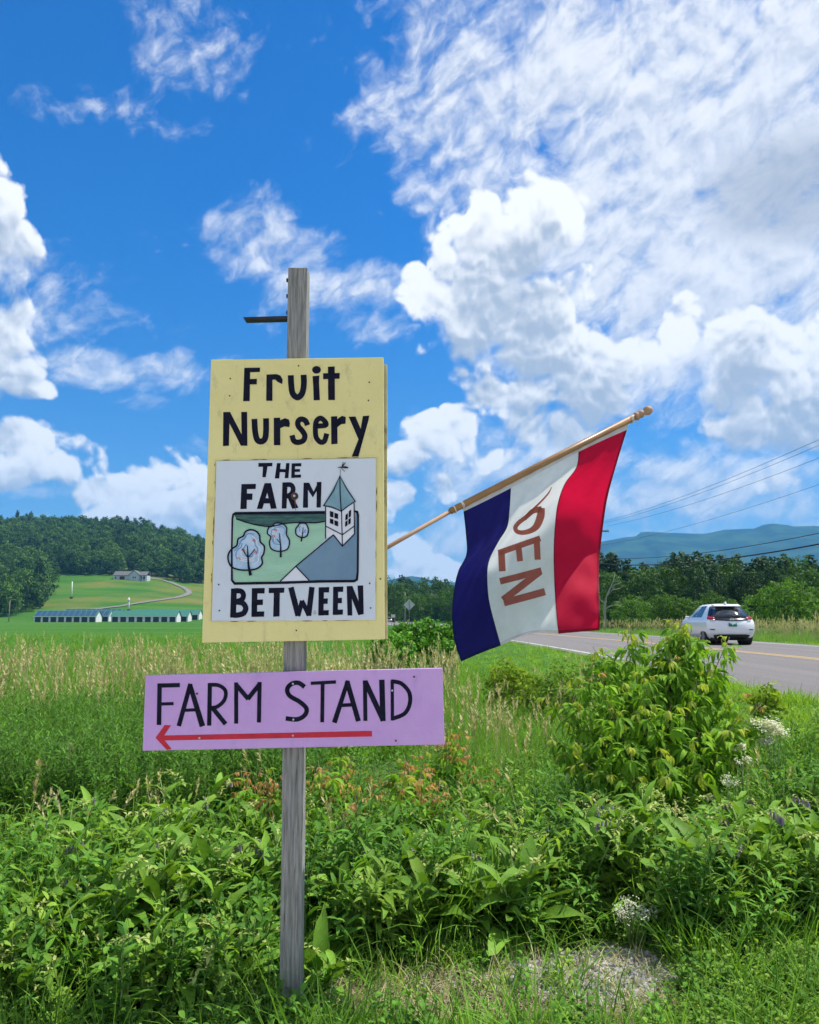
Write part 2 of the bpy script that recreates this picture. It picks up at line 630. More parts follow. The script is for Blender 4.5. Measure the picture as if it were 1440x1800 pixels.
# unseen pale gravel sheet, added to bounce sunlight onto the shaded boards
m_bounce = pmat('pale_bounce_gravel', (0.38, 0.35, 0.31), (0.50, 0.47, 0.42), 30, 6, 0.95, 0.1, 0.6, 60)
gx2, gy2 = np.meshgrid(np.linspace(-14, 5.0, 60), np.linspace(-18, 2.95, 60))
i2 = (np.arange(59)[:, None] * 60 + np.arange(59)[None]).ravel()
tag(place('gravel_bounce_ground', np_mesh('gravel_bounce_ground', np.stack([gx2, gy2, ground_z(gx2, gy2) + .03], -1).reshape(-1, 3), np.stack([i2, i2 + 1, i2 + 61, i2 + 60], -1), m_bounce, True)), kind='structure')
road = strip('road', m_road, -HALF, HALF, 0.004, -80, 620, 260, wob=0.10)
for nm, o0, o1, mt in (('edge_line', -5.02, -4.88, m_white_line), ('edge_line', 4.62, 4.76, m_white_line),
                       ('centre_line', -0.20, -0.07, m_yellow_line), ('centre_line', 0.09, 0.22, m_yellow_line)):
    strip(nm, mt, o0, o1, 0.009, 21 if o0 < -4 else -80, 500, 200, parent=road)

# far mountains, seen through the haze
m_mount = pmat('mountain_forest', (0.012, 0.034, 0.012), (0.035, 0.080, 0.022), 0.006, 9, 0.95, 0.05, lo=.42, hi=.62)


def mountain(name, pts, Y0, Yc, Yb, label, seed, foot):
    pts = np.array(pts, float)
    cols = np.linspace(pts[0, 0], pts[-1, 0], 260)
    crest = np.interp(cols, pts[:, 0], pts[:, 1])
    t = np.concatenate([np.linspace(0, 1, 34), np.linspace(1.06, 1.5, 6)])
    v = []
    for ti in t:
        Y = Y0 + (Yc - Y0) * ti if ti <= 1 else Yc + (Yb - Yc) * (ti - 1) / 0.5
        for cpx, e in zip(cols, crest):
            Xw = (cpx - CX) / F_PX * Yc * (0.55 + 0.45 * Y / Yc)
            H = (1084 - e) / F_PX * Yc
            f = (ti ** 1.25) if ti <= 1 else 1 - ((ti - 1) / 0.5) ** 1.2
            n = mnoise.fractal((Xw * 0.0011 + seed, Y * 0.0007, seed), 0.9, 2.0, 6)
            n2 = mnoise.noise((Xw * 0.03, Y * 0.02, seed))
            env = min(1, ti * 3) * (1 - min(1, abs(ti - 1) < 0.02) * 0.9)
            v.append((Xw, Y, foot + H * f + (n * 0.20 * H * (1 - 0.8 * f) + n2 * 3.0) * env))
    nc = len(cols)
    i = (np.arange(len(t) - 1)[:, None] * nc + np.arange(nc - 1)[None]).ravel()
    o = place(name, np_mesh(name, np.array(v), np.stack([i, i + 1, i + nc + 1, i + nc], -1), m_mount, True))
    return tag(o, label, kind='structure')


mountain('mountain_range', [(830, 1040), (900, 1000), (1000, 968), (1058, 952), (1101, 944), (1120, 942), (1129, 935), (1140, 934), (1179, 936), (1240, 938), (1276, 931), (1329, 929),
                      (1346, 922), (1365, 920), (1396, 925), (1440, 924), (1560, 935), (1700, 950), (1900, 990), (2100, 1040)], 2600, 5000, 6300,
         'broad blue mountain range on the right beyond the tree belt', 3.1, -2)
mountain('hills', [(300, 1040), (420, 1030), (560, 1024), (640, 1022), (690, 1018), (705, 1014), (725, 1012), (745, 1015), (765, 1021), (800, 1023), (840, 1020), (900, 1030), (1000, 1045)],
         3000, 4200, 5200, 'low blue hill above the trees between sign and flag', 9.7, -2)

# haze: even, pale air round everything
hz = MB().box(-7400, 7400, -460, 7600, -4.0, 760)
m_haze = bpy.data.materials.new('haze')
m_haze.use_nodes = True
m_haze.node_tree.nodes.clear()
pv = m_haze.node_tree.nodes.new('ShaderNodeVolumePrincipled')
pv.inputs['Color'].default_value = (0.15, 0.52, 1.0, 1)
pv.inputs['Density'].default_value = 1.3e-4
ho = m_haze.node_tree.nodes.new('ShaderNodeOutputMaterial')
m_haze.node_tree.links.new(pv.outputs[0], ho.inputs['Volume'])
tag(hz.build('haze', m_haze), kind='stuff')


# ------------------------------------------------------------------ trees
def unit(n, r):
    v = r.normal(size=(n, 3))
    return v / np.linalg.norm(v, axis=1, keepdims=True)


def leaf_quads(cen, nrm, size, r, slim=0.6):
    """one bent rhombus for each centre"""
    n = len(cen)
    t = np.cross(nrm, unit(n, r))
    t /= np.linalg.norm(t, axis=1, keepdims=True) + 1e-9
    b = np.cross(nrm, t)
    s = (size * r.uniform(0.6, 1.3, n))[:, None]
    v = np.stack([cen - t * s, cen + b * s * slim + nrm * s * 0.15, cen + t * s, cen - b * s * slim + nrm * s * 0.15], 1).reshape(-1, 3)
    f = np.arange(n * 4).reshape(-1, 4)
    return v, f


def crown_cloud(r, n_clump, per, rx, rz, zc, clump_r, leaf, cone=0.0, hollow=0.55):
    """leaf clumps spread through an uneven crown"""
    d = unit(n_clump, r)
    rad = r.uniform(hollow, 1.0, n_clump) ** 0.7
    lump = 1 + 0.22 * np.sin(d[:, 0] * 3.1 + r.uniform(0, 6)) * np.cos(d[:, 2] * 4 + r.uniform(0, 6)) + r.normal(0, 0.07, n_clump)
    c = d * (rad * lump)[:, None] * np.array([rx, rx, rz])
    if cone:
        h = (c[:, 2] + rz) / (2 * rz)
        k = np.clip(1.25 - cone * h, 0.08, None)
        c[:, 0] *= k; c[:, 1] *= k
    cr = clump_r * r.uniform(0.55, 1.25, n_clump)
    off = unit(n_clump * per, r) * (r.uniform(0.15, 1.0, n_clump * per) ** 0.5 * np.repeat(cr, per))[:, None]
    off[:, 2] *= 0.72
    cen = np.repeat(c, per, 0) + off + np.array([0, 0, zc])
    out = off / (np.linalg.norm(off, axis=1, keepdims=True) + 1e-9)
    nrm = out + unit(n_clump * per, r) * 0.7 + np.array([0, 0, 0.45])
    nrm /= np.linalg.norm(nrm, axis=1, keepdims=True)
    return leaf_quads(cen, nrm, leaf, r)


def limb_mesh(r, h, r0, n_limb, spread, top=0.8, start=0.3):
    mb = MB()
    k = 7
    wob = r.normal(0, h * 0.012, (k, 2)); wob[0] = 0
    pts = [(wob[i, 0], wob[i, 1], h * top * i / (k - 1)) for i in range(k)]
    mb.tube(pts, [r0 * (1 - 0.85 * i / (k - 1)) * (1.35 if i == 0 else 1) for i in range(k)], 7)
    for j in range(n_limb):
        t = start + (0.95 - start) * (j + r.uniform(0, .8)) / n_limb
        z = h * top * t
        a = j * 2.4 + r.uniform(-.4, .4)
        L = spread * (1.1 - 0.7 * t) * r.uniform(.8, 1.1)
        p0 = Vector((0, 0, z)); rise = r.uniform(.35, .8)
        p1 = p0 + Vector((math.cos(a) * L * .5, math.sin(a) * L * .5, L * rise * .45))
        p2 = p0 + Vector((math.cos(a + .2) * L, math.sin(a + .2) * L, L * rise))
        rr = r0 * (1 - 0.8 * t) * .55
        mb.tube([p0, p1, p2], [rr, rr * .6, rr * .15], 5)
    return mb


m_bark = pmat('grey_bark', (0.055, 0.045, 0.036), (0.12, 0.10, 0.08), 5, 5, 0.9, 0.1, 0.5, stretch=(3, 3, .6))
L_dark = leafmat('dark_tree_leaves', (0.030, 0.075, 0.018), (0.070, 0.150, 0.030), 0.25, 0.4, scale=0.35)
L_pine = leafmat('conifer_needles', (0.024, 0.062, 0.022), (0.052, 0.105, 0.032), 0.15, 0.4, scale=0.3)
L_mid = leafmat('bright_tree_leaves', (0.060, 0.145, 0.022), (0.13, 0.26, 0.035), 0.35, 0.35, scale=0.5)
L_hill = leafmat('hill_tree_leaves', (0.034, 0.092, 0.018), (0.092, 0.180, 0.030), 0.25, 0.45, scale=0.05)


def tree_kind(seed, h, rx, rz, n, per, cr, leaf, mat, cone=0.0, zc=None, limbs=8):
    r = np.random.default_rng(seed)
    v, f = crown_cloud(r, n, per, rx, rz, zc if zc is not None else h - rz, cr, leaf, cone)
    return np_mesh('crown', v, f, mat), limb_mesh(r, h, h * 0.022, limbs, rx * .9).mesh('trunk', m_bark, True)


KIND = {
    'belt': [tree_kind(11 + i, 8.5, 2.7, 3.7, 150, 26, .85, .17, L_dark) for i in range(4)],
    'conifer': [tree_kind(31 + i, 10, 2.6, 4.6, 170, 24, .7, .15, L_pine, cone=0.9) for i in range(3)],
    'round': [tree_kind(41 + i, 5.2, 3.0, 2.5, 190, 30, .6, .13, L_mid, limbs=10) for i in range(3)],
}


def tree(name, kind, var, x, y, s, label, group, sz=1.0, sink=0.0):
    crown, trunk = KIND[kind][var % len(KIND[kind])]
    o = empty(name, (x, y, gz(x, y) - 0.05 - sink), random.uniform(0, 6.28), s)
    o.scale = (s, s, s * sz)
    place('crown', crown, o)
    place('trunk', trunk, o)
    return tag(o, label, 'tree', group)


# belt of trees beyond the road, right of the flag: photo x of the trunk, distance, kind, top y
for i, (xp, Y, kd, top) in enumerate([(1072, 112, 'belt', 1010), (1100, 118, 'conifer', 1000), (1128, 108, 'belt', 1004), (1150, 122, 'conifer', 1002), (1178, 112, 'belt', 1000),
                                      (1205, 120, 'conifer', 994), (1226, 108, 'conifer', 990), (1252, 114, 'conifer', 986), (1276, 120, 'belt', 994), (1300, 112, 'conifer', 996), (1330, 122, 'belt', 998),
                                      (1356, 112, 'conifer', 992), (1384, 120, 'conifer', 986), (1408, 110, 'belt', 984), (1436, 118, 'conifer', 990), (1470, 112, 'belt', 1000),
                                      (1010, 118, 'belt', 1010), (960, 122, 'belt', 1012), (900, 128, 'belt', 1016), (850, 130, 'belt', 1022), (1500, 120, 'conifer', 985)]):
    x = (xp - CX) / F_PX * Y
    h = (1084 - top) / F_PX * Y + 1.6 - gz(x, Y)
    tree('belt_tree', kd, i, x, Y, h / (8.5 if kd == 'belt' else 10), 'tall dark green tree in the belt beyond the road' if kd == 'belt' else 'dark conifer rising in the tree belt beyond the road',
         'trees of the belt beyond the road')
for i, (xp, Y, s, top) in enumerate([(1108, 92, 'a', 1048), (1160, 96, 'b', 1044), (1205, 95, 'b', 1052), (1252, 97, 'a', 1042), (1030, 97, 'a', 1046), (1290, 95, 'b', 1060)]):
    x = (xp - CX) / F_PX * Y
    h = (1084 - top) / F_PX * Y + 1.6 - gz(x, Y)
    tree('low_tree', 'round', i, x, Y, h / 5.2, 'low rounded tree at the foot of the dark belt', 'low trees in front of the belt')
x = (1372 - CX) / F_PX * 72
tree('bright_tree', 'round', 1, x, 72, ((1084 - 1019) / F_PX * 72 + 1.6 - gz(x, 72)) / 5.2, 'bright green spreading tree right of the white hatchback, before the belt', None)
x = (1446 - CX) / F_PX * 80
tree('bright_tree', 'round', 2, x, 80, ((1084 - 1035) / F_PX * 80 + 1.6 - gz(x, 80)) / 5.2, 'green rounded tree at the right edge of the photo, cut by the frame', None)

# trees between the yellow sign and the flag, by the far bend of the road
for i, (xp, Y, kd, top) in enumerate([(640, 250, 'belt', 1018), (668, 262, 'belt', 1016), (692, 240, 'belt', 1020), (712, 300, 'belt', 1026), (735, 320, 'belt', 1024), (752, 290, 'belt', 1030),
                                      (775, 300, 'belt', 1018), (800, 280, 'belt', 1030), (825, 270, 'belt', 1026), (722, 270, 'round', 1040), (748, 262, 'round', 1043), (790, 262, 'round', 1040),
                                      (610, 280, 'belt', 1018), (580, 290, 'belt', 1010), (545, 300, 'belt', 1005), (860, 240, 'belt', 1024)]):
    x = (xp - CX) / F_PX * Y
    h = (1084 - top) / F_PX * Y + 1.6 - gz(x, Y)
    tree('far_tree', kd, i, x, Y, h / (8.5 if kd == 'belt' else 5.2), 'far green tree by the bend of the road', 'trees by the far bend')

# dead bare tree at the red edge of the flag
r = np.random.default_rng(5)
x = (1060 - CX) / F_PX * 88
dead = empty('dead_tree', (x, 88, gz(x, 88) - .05))
m_dead = pmat('bleached_dead_wood', (0.22, 0.205, 0.185), (0.34, 0.32, 0.29), 4, 4, 0.9, 0.1)
mb = MB().tube([(0, 0, 0), (.05, 0, 1.4), (.0, 0, 2.6), (.25, 0, 3.6), (.7, 0, 4.6), (1.1, .1, 5.4), (1.3, .1, 6.2)], [.17, .14, .12, .09, .07, .045, .015], 7)
mb.build('trunk', m_dead, dead, True)
for pts in ([(0, 0, 2.3), (.7, .1, 2.7), (1.3, .1, 2.8), (1.8, .1, 3.5)], [(.3, 0, 3.7), (.9, 0, 4.4), (1.7, -.1, 4.55), (2.1, -.1, 4.9)], [(.0, 0, 2.9), (-.5, .1, 3.6), (-.8, 0, 4.7)],
            [(.7, 0, 4.6), (1.3, .1, 5.0), (2.0, .2, 5.2)], [(-.3, .1, 3.3), (-.9, .1, 3.7), (-1.3, .1, 4.3)], [(1.3, .1, 2.8), (1.7, .3, 2.7), (2.1, .3, 2.9)]):
    MB().tube(pts, [.07 * (1 - .85 * k / (len(pts) - 1)) for k in range(len(pts))], 5).build('branch', m_dead, dead, True)
tag(dead, 'bleached bare dead tree showing beside the red edge of the flag', 'tree')


# ------------------------------------------------------------------ scattering of uncountable things
def scatter(name, templates, loc, rot, scl, idx, parent=None, label=None):
    """one object whose points carry copies of the template meshes"""
    col = bpy.data.collections.new(name + '_pieces')
    for k, me in enumerate(templates):
        o = bpy.data.objects.new('%s_piece_%02d' % (name, k), me)
        col.objects.link(o)
    n = len(loc)
    me = bpy.data.meshes.new(name)
    me.vertices.add(n)
    me.vertices.foreach_set('co', np.asarray(loc, np.float32).ravel())
    for nm, ty, arr, key in (('rot', 'FLOAT_VECTOR', rot, 'vector'), ('scl', 'FLOAT_VECTOR', scl, 'vector'), ('idx', 'INT', idx, 'value')):
        at = me.attributes.new(nm, ty, 'POINT')
        at.data.foreach_set(key, np.asarray(arr, np.int32 if ty == 'INT' else np.float32).ravel())
    me.update()
    o = place(name, me, parent)
    g = bpy.data.node_groups.new(name + '_scatter', 'GeometryNodeTree')
    g.interface.new_socket('Geometry', in_out='INPUT', socket_type='NodeSocketGeometry')
    g.interface.new_socket('Geometry', in_out='OUTPUT', socket_type='NodeSocketGeometry')
    N, Lk = g.nodes.new, g.links.new
    gi, go = N('NodeGroupInput'), N('NodeGroupOutput')
    ci = N('GeometryNodeCollectionInfo')
    ci.inputs['Collection'].default_value = col
    ci.inputs['Separate Children'].default_value = True
    ci.inputs['Reset Children'].default_value = True
    ip = N('GeometryNodeInstanceOnPoints')
    ip.inputs['Pick Instance'].default_value = True

    def attr(nm, ty):
        a = N('GeometryNodeInputNamedAttribute'); a.data_type = ty
        a.inputs['Name'].default_value = nm
        return a.outputs['Attribute']
    e2r = N('FunctionNodeEulerToRotation')
    Lk(attr('rot', 'FLOAT_VECTOR'), e2r.inputs[0])
    Lk(gi.outputs[0], ip.inputs['Points'])
    Lk(ci.outputs[0], ip.inputs['Instance'])
    Lk(e2r.outputs[0], ip.inputs['Rotation'])
    Lk(attr('scl', 'FLOAT_VECTOR'), ip.inputs['Scale'])
    Lk(attr('idx', 'INT'), ip.inputs['Instance Index'])
    Lk(ip.outputs[0], go.inputs[0])
    md = o.modifiers.new('scatter', 'NODES')
    md.node_group = g
    return tag(o, label, kind='stuff')


def rnd_rot(n, tilt=0.12):
    return np.stack([rng.normal(0, tilt, n), rng.normal(0, tilt, n), rng.uniform(0, 6.283, n)], -1)


# forest on the hill: a wood that reads as one mass
def clear_lawn(x, y):
    a = x / y * F_PX + CX
    e = 1084 - (ground_z(x, y) - 1.6) / y * F_PX
    # the lawn at the foot of the hill stays open
    left_edge = np.interp(e, [1000, 1012, 1030, 1060, 1090], [92, 95, 92, 82, 66])
    top = np.interp(a, [60, 100, 180, 262, 300, 360, 420, 700], [1012, 1011, 1011, 1014, 1021, 1030, 1040, 1075])
    return (a > left_edge) & (e > top)


fx = rng.uniform(-900, 60, 9000); fy = 345 + 560 * rng.uniform(0, 1, 9000) ** 0.9
keep = (ground_z(fx, fy) > 1.5) & ~clear_lawn(fx, fy) & (fx / fy > -0.72)
fx, fy = fx[keep], fy[keep]
cell = {}
for k in range(len(fx)):
    cell.setdefault((int(fx[k] // 7.0), int(fy[k] // 8.0)), k)
kk = np.array(list(cell.values()))
fx, fy = fx[kk], fy[kk]
hill_crowns = []
for i in range(5):
    r = np.random.default_rng(70 + i)
    v, f = crown_cloud(r, 60, 20, 5.0, 6.0, 7.5, 1.9, .55, hollow=.7)
    hill_crowns.append(np_mesh('hill_crown', v, f, L_hill))
for i in range(2):
    r = np.random.default_rng(80 + i)
    v, f = crown_cloud(r, 60, 18, 3.6, 8.5, 9.5, 1.4, .5, cone=1.0)
    hill_crowns.append(np_mesh('hill_conifer', v, f, L_pine))
n = len(fx)
print('hill trees', n)
sc_ = rng.uniform(.75, 1.25, n)
scatter('hill_forest', hill_crowns, np.stack([fx, fy, ground_z(fx, fy) - .5], -1), rnd_rot(n, .04), np.stack([sc_, sc_, sc_ * rng.uniform(.85, 1.2, n)], -1),
        np.where(rng.random(n) < .96, rng.integers(0, 5, n), rng.integers(5, 7, n)))
# back mass of the woods on both sides of the road, behind the single trees
wx, wy, ws = [], [], []
for k in range(420):
    xp = rng.uniform(520, 1640); Y = rng.uniform(125, 150) if xp > 840 else rng.uniform(320, 420)
    wx.append((xp - CX) / F_PX * Y); wy.append(Y)
    top = (rng.uniform(1002, 1022) if xp > 1040 else rng.uniform(1018, 1040)) if xp > 840 else rng.uniform(1030, 1044)
    ws.append(((1084 - top) / F_PX * Y + 2.0) / 13.5)
ws = np.array(ws); n = len(wx)
scatter('woodland', hill_crowns, np.stack([wx, wy, ground_z(np.array(wx), np.array(wy)) - .6], -1), rnd_rot(n, .04), np.stack([ws, ws, ws], -1), rng.integers(0, 7, n))


# ------------------------------------------------------------------ storage sheds, house and posts below the hill
m_wall = pmat('white_metal_cladding', (0.62, 0.64, 0.64), (0.70, 0.71, 0.71), 2, 3, 0.6)
m_green_roof = pmat('green_metal_roof', (0.035, 0.15, 0.105), (0.055, 0.19, 0.135), 3, 4, 0.5, stretch=(4, .2, .2))
m_door = pmat('dark_shed_door', (0.020, 0.028, 0.036), (0.032, 0.042, 0.052), 4, 3, 0.6)
m_solar = pmat('solar_glass', (0.030, 0.065, 0.115), (0.050, 0.10, 0.16), 3, 2, 0.15, 0.6)
m_white = pmat('white_paint', (0.72, 0.73, 0.73), (0.66, 0.67, 0.67), 3, 3, 0.55)
m_grey_roof = pmat('grey_shingle', (0.10, 0.10, 0.10), (0.15, 0.148, 0.145), 3, 5, 0.9)
m_siding = pmat('pale_blue_siding', (0.42, 0.47, 0.50), (0.47, 0.52, 0.55), 4, 3, 0.7, stretch=(.2, .2, 8))
m_glass = pmat('dark_window_glass', (0.02, 0.025, 0.03), None, 1, 1, 0.08, 0.6)
m_darkred = pmat('dark_red_door', (0.06, 0.015, 0.012), None, 1, 1, 0.6)


def shed(x0, x1, Y, doors, solar, label):
    z = gz((x0 + x1) / 2, Y)
    o = empty('storage_shed', ((x0 + x1) / 2, Y, z))
    w, d, eave, ridge = (x1 - x0) / 2, 6.1, 2.45, 4.55
    MB().prism([(0, -.3), (d, -.3), (d, eave), (d / 2, ridge), (0, eave)], 'x', -w, w).build('wall', m_wall, o)
    rf = MB()
    th = .1
    rf.prism([(-.35, eave - .22), (d / 2, ridge + .03), (d / 2, ridge + .03 + th), (-.35, eave - .22 + th)], 'x', -w - .3, w + .3)
    rf.prism([(d + .35, eave - .22), (d / 2 + .002, ridge + .03), (d / 2 + .002, ridge + .03 + th), (d + .35, eave - .22 + th)], 'x', -w - .3, w + .3)
    roof = rf.build('roof', m_green_roof, o)
    MB().box(-w - .3, w + .3, -.42, -.36, eave - .30, eave - .10).build('fascia', m_white, o)
    for k in range(doors):
        cxd = -w + (k + .5) * 2 * w / doors
        MB().box(cxd - 1.16, cxd + 1.16, -.03, .02, 0.02, 2.05).build('door', m_door, o)
    if solar:
        n = max(2, int(2 * w / 2.2))
        for k in range(n):
            a = -w + .15 + k * (2 * w - .3) / n
            b = a + (2 * w - .3) / n - .28
            y0, y1 = -.1, d / 2 - .25
            sl = (ridge + .25 - eave) / (d / 2 + .35)
            z0, z1 = eave - .22 + (y0 + .35) * sl + .17, eave - .22 + (y1 + .35) * sl + .17
            MB().add([(a, y0, z0), (b, y0, z0), (b, y1, z1), (a, y1, z1), (a, y0, z0 - .05), (b, y0, z0 - .05), (b, y1, z1 - .05), (a, y1, z1 - .05)],
                     [(0, 1, 2, 3), (7, 6, 5, 4), (0, 4, 5, 1), (1, 5, 6, 2), (2, 6, 7, 3), (3, 7, 4, 0)]).build('solar_panel', m_solar, o)
    return tag(o, label, 'shed', 'storage sheds below the hill')


shed(-151.2, -126.2, 333, 8, True, 'long white storage shed with dark doors and solar panels, nearest at left')
shed(-151.2, -126.2, 347, 8, True, 'storage shed with solar panels just behind the nearest long panelled shed')
shed(-151.2, -126.2, 361, 8, True, 'rearmost storage shed with solar panels, its end showing before the green roofs')
shed(-120.2, -93.8, 333, 8, False, 'long white storage shed under plain green metal roof, middle of the row')
shed(-120.2, -93.0, 347, 8, False, 'green roofed storage shed half hidden behind the long green roofed one')
shed(-120.2, -92.0, 361, 8, False, 'rearmost green roofed storage shed cut off by the yellow sign')

hp_ = hit(231, 1018.5, 300)
house = empty('house', (hp_.x, 530, gz(hp_.x, 530) - 0.2), 0)
MB().box(-10.7, 0.2, 0, 8, -2, 3.0).build('garage_wall', m_siding, house)
MB().box(6.0, 10.7, 1.0, 8, -2, 3.0).build('porch_wall', m_siding, house)
MB().prism([(0.0, -2), (6.0, -2), (6.0, 3.6), (3.0, 6.0), (0.0, 3.6)], 'y', -1.2, 8).build('gable_wall', m_siding, house)
rf = MB().prism([(-.5, 2.9), (4, 5.7), (8.5, 2.9), (8.5, 3.1), (4, 5.95), (-.5, 3.1)], 'x', -11, .5)
roof = rf.build('roof', m_grey_roof, house)
MB().prism([(-.9, 2.9), (4, 5.5), (8.5, 2.9), (8.5, 3.1), (4, 5.75), (-.9, 3.1)], 'x', 5.5, 11).build('porch_roof', m_grey_roof, house)
MB().prism([(-.4, 3.35), (3.0, 6.08), (6.4, 3.35), (6.4, 3.6), (3.0, 6.35), (-.4, 3.6)], 'y', -1.6, 6).build('gable_roof', m_grey_roof, house)
MB().box(-6.6, -3.4, -.06, .05, 0, 2.4).build('garage_door', m_darkred, house)
for x0 in (-9.6, 2.1, 3.4):
    y0 = -.06 if x0 < 0 else -1.26
    wn = MB().box(x0 - .1, x0 + 1.0, y0, y0 + .1, .9, 2.3).build('window', m_white, house)
    MB().box(x0, x0 + .9, y0 - .03, y0 + .02, 1.0, 2.2).build('pane', m_glass, wn)
MB().box(7.0, 9.5, .94, 1.02, .5, 2.3).build('patio_door', m_glass, house)
for x0 in (6.1, 8.3, 10.4):
    MB().box(x0, x0 + .25, -.8, -.55, -1, 3.0).build('porch_post', m_white, house)
tag(house, 'grey blue house with garage and gable on the lawn below the wooded hill', 'house')

# gravel drive curling down the lawn from the house
m_drive = pmat('pale_gravel_drive', (0.15, 0.145, 0.13), (0.22, 0.21, 0.19), 2, 5, 0.9, 0.1)
pts = [hit(x, y, 250) for x, y in ((262, 1017), (285, 1020), (305, 1026), (322, 1033), (331, 1039), (333, 1043), (326, 1047), (310, 1051), (285, 1055), (255, 1059), (215, 1066), (165, 1072))]
dm = MB()
fine = []
for i in range(len(pts) - 1):
    for t in np.linspace(0, 1, 8, endpoint=False):
        fine.append(pts[i].lerp(pts[i + 1], t))
fine.append(pts[-1])
L_, R_ = [], []
for i, p in enumerate(fine):
    t = (fine[min(i + 1, len(fine) - 1)] - fine[max(i - 1, 0)]); t.z = 0; t.normalize()
    nrm = Vector((-t.y, t.x, 0)) * 1.7
    for lst, q in ((L_, p + nrm), (R_, p - nrm)):
        lst.append((q.x, q.y, gz(q.x, q.y) + .35))
k = len(fine)
dm.add(L_ + R_, [(i, i + k, i + k + 1, i + 1) for i in range(k - 1)])
tag(dm.build('driveway', m_drive), kind='structure')

m_polewood = pmat('weathered_pole_wood', (0.20, 0.18, 0.155), (0.30, 0.27, 0.23), 3, 4, 0.9, 0.1, stretch=(4, 4, .3))
m_steel = pmat('galvanised_steel', (0.42, 0.43, 0.44), (0.50, 0.51, 0.52), 6, 3, 0.45, 0.5, metal=0.4)
m_dark = pmat('dark_painted_metal', (0.022, 0.020, 0.024), (0.04, 0.036, 0.038), 20, 4, 0.6)
m_wire = pmat('wire_rubber', (0.015, 0.015, 0.018), None, 1, 1, 0.6)

for xp, yb, yt, Y, label, head in ((125.5, 1052, 1022, 430, 'tall white post standing on the lawn below the house', False), (226, 1074, 1050, 380, 'white post with a small round head behind the storage sheds', True)):
    p = hit(xp, yb, 300)
    h = (yb - yt) / F_PX * p.y
    o = empty('white_mast', (p.x, p.y, p.z - .2))
    MB().tube([(0, 0, 0), (0, 0, h * .5), (0, 0, h)], [.34, .30, .24], 10).build('shaft', m_white, o, True)
    MB().box(-.7, .7, -.7, .7, 0, .9).build('base', m_dark, o)
    if head:
        MB().tube([(-.1, -.5, h - 1.2), (-.1, -.3, h - 1.2), (-.1, .2, h - 1.2)], [.75, .8, .5], 12).build('head', m_white, o, True)
    tag(o, label, 'post')


def utility_pole(xp, Y, ytop, arm_w, label, arm=True, X_=None, h=None, base=True, r0=.16):
    x = (xp - CX) / F_PX * Y if X_ is None else X_
    z0 = gz(x, Y)
    h = ((1084 - ytop) / F_PX * Y + 1.6 - z0) if h is None else h
    o = empty('utility_pole', (x, Y, z0 - .3))
    MB().tube([(0, 0, 0), (0, 0, h * .5), (0, 0, h + .3)], [r0, r0 * .85, r0 * .65], 8).build('pole', m_polewood, o, True)
    if arm:
        ar = MB().box(-arm_w / 2, arm_w / 2, -.22, -.10, h - .25, h - .08).build('crossarm', m_polewood, o)
        for s in (-.46, -.2, .2, .46):
            MB().tube([(s * arm_w, -.16, h - .08), (s * arm_w, -.16, h + .02), (s * arm_w, -.16, h + .12)], [.03, .06, .03], 6).build('insulator', m_steel, ar)
    tag(o, label, 'utility pole', 'utility poles along the road')
    return o, x, Y, z0 + h


def wire(p, q, sag, rad, name='power_line', label=None, n=24):
    pts = []
    for i in range(n + 1):
        t = i / n
        a = Vector(p).lerp(Vector(q), t)
        a.z -= sag * 4 * t * (1 - t)
        pts.append(a)
    o = MB().tube(pts, rad, 5).build(name, m_wire, None, True)
    return tag(o, label, 'cable', 'cables along the road')


pA = utility_pole(1050, 90, 927, 2.7, 'utility pole with crossarm hidden behind the red part of the flag')
pB = utility_pole(0, 29, 0, 2.7, 'near utility pole beyond the right edge of the frame', X_=24.5, h=11.6)
for k, (s, nm) in enumerate(((-1.24, 'uppermost thin power line rising to the right above the mountain'), (-.54, 'second thin power line rising to the right above the mountain'), (1.24, 'third thin power line rising to the right above the mountain'))):
    wire((pA[1] + s, 89.84, pA[3] + .12), (pB[1] + s, 28.84, pB[3] + .12), .9, .011, label=nm)
wire((pA[1], 89.9, pA[3] - 2.1), (pB[1], 28.9, pB[3] - 1.9), .8, .010, label='fourth thin line, lowest of the fine wires above the mountain')
wire((pA[1], 89.8, pA[3] - 3.4), (pB[1], 28.8, pB[3] - 4.9), 1.1, .022, 'telephone_cable', 'thinner of the two dark sagging cables crossing the mountain')
wire((pA[1], 89.7, pA[3] - 4.0), (pB[1], 28.7, pB[3] - 5.4), 1.2, .045, 'telephone_cable', 'thick dark sagging cable crossing the mountain on the right')
far_poles = [utility_pole(759, 270, 1043, 3.4, 'far utility pole with pale crossarm nearest the blue edge of the flag', r0=.2), utility_pole(732, 330, 1050, 3.4, 'far utility pole with crossarm right of the diamond road sign', r0=.2),
             utility_pole(712, 250, 1040, 0, 'bare far pole without crossarm just left of the diamond road sign', arm=False, r0=.22), utility_pole(697, 330, 1051, 3.0, 'far utility pole by the yellow sign edge, above the distant car', r0=.2)]
wire((far_poles[0][1], 270, far_poles[0][3] - 4), (far_poles[1][1], 330, far_poles[1][3] - 4.2), 3.2, .05, 'telephone_cable', 'far cable drooping between the two crossarm poles')
wire((far_poles[0][1], 270, far_poles[0][3] - 4), (22, 190, 6.2), 2.2, .05, 'telephone_cable', 'far cable drooping from the pole towards the flag')
o, *_ = utility_pole(21.5, 345, 1055, 0, 'lone pole at the far left before the dark trees', arm=True, r0=.22)

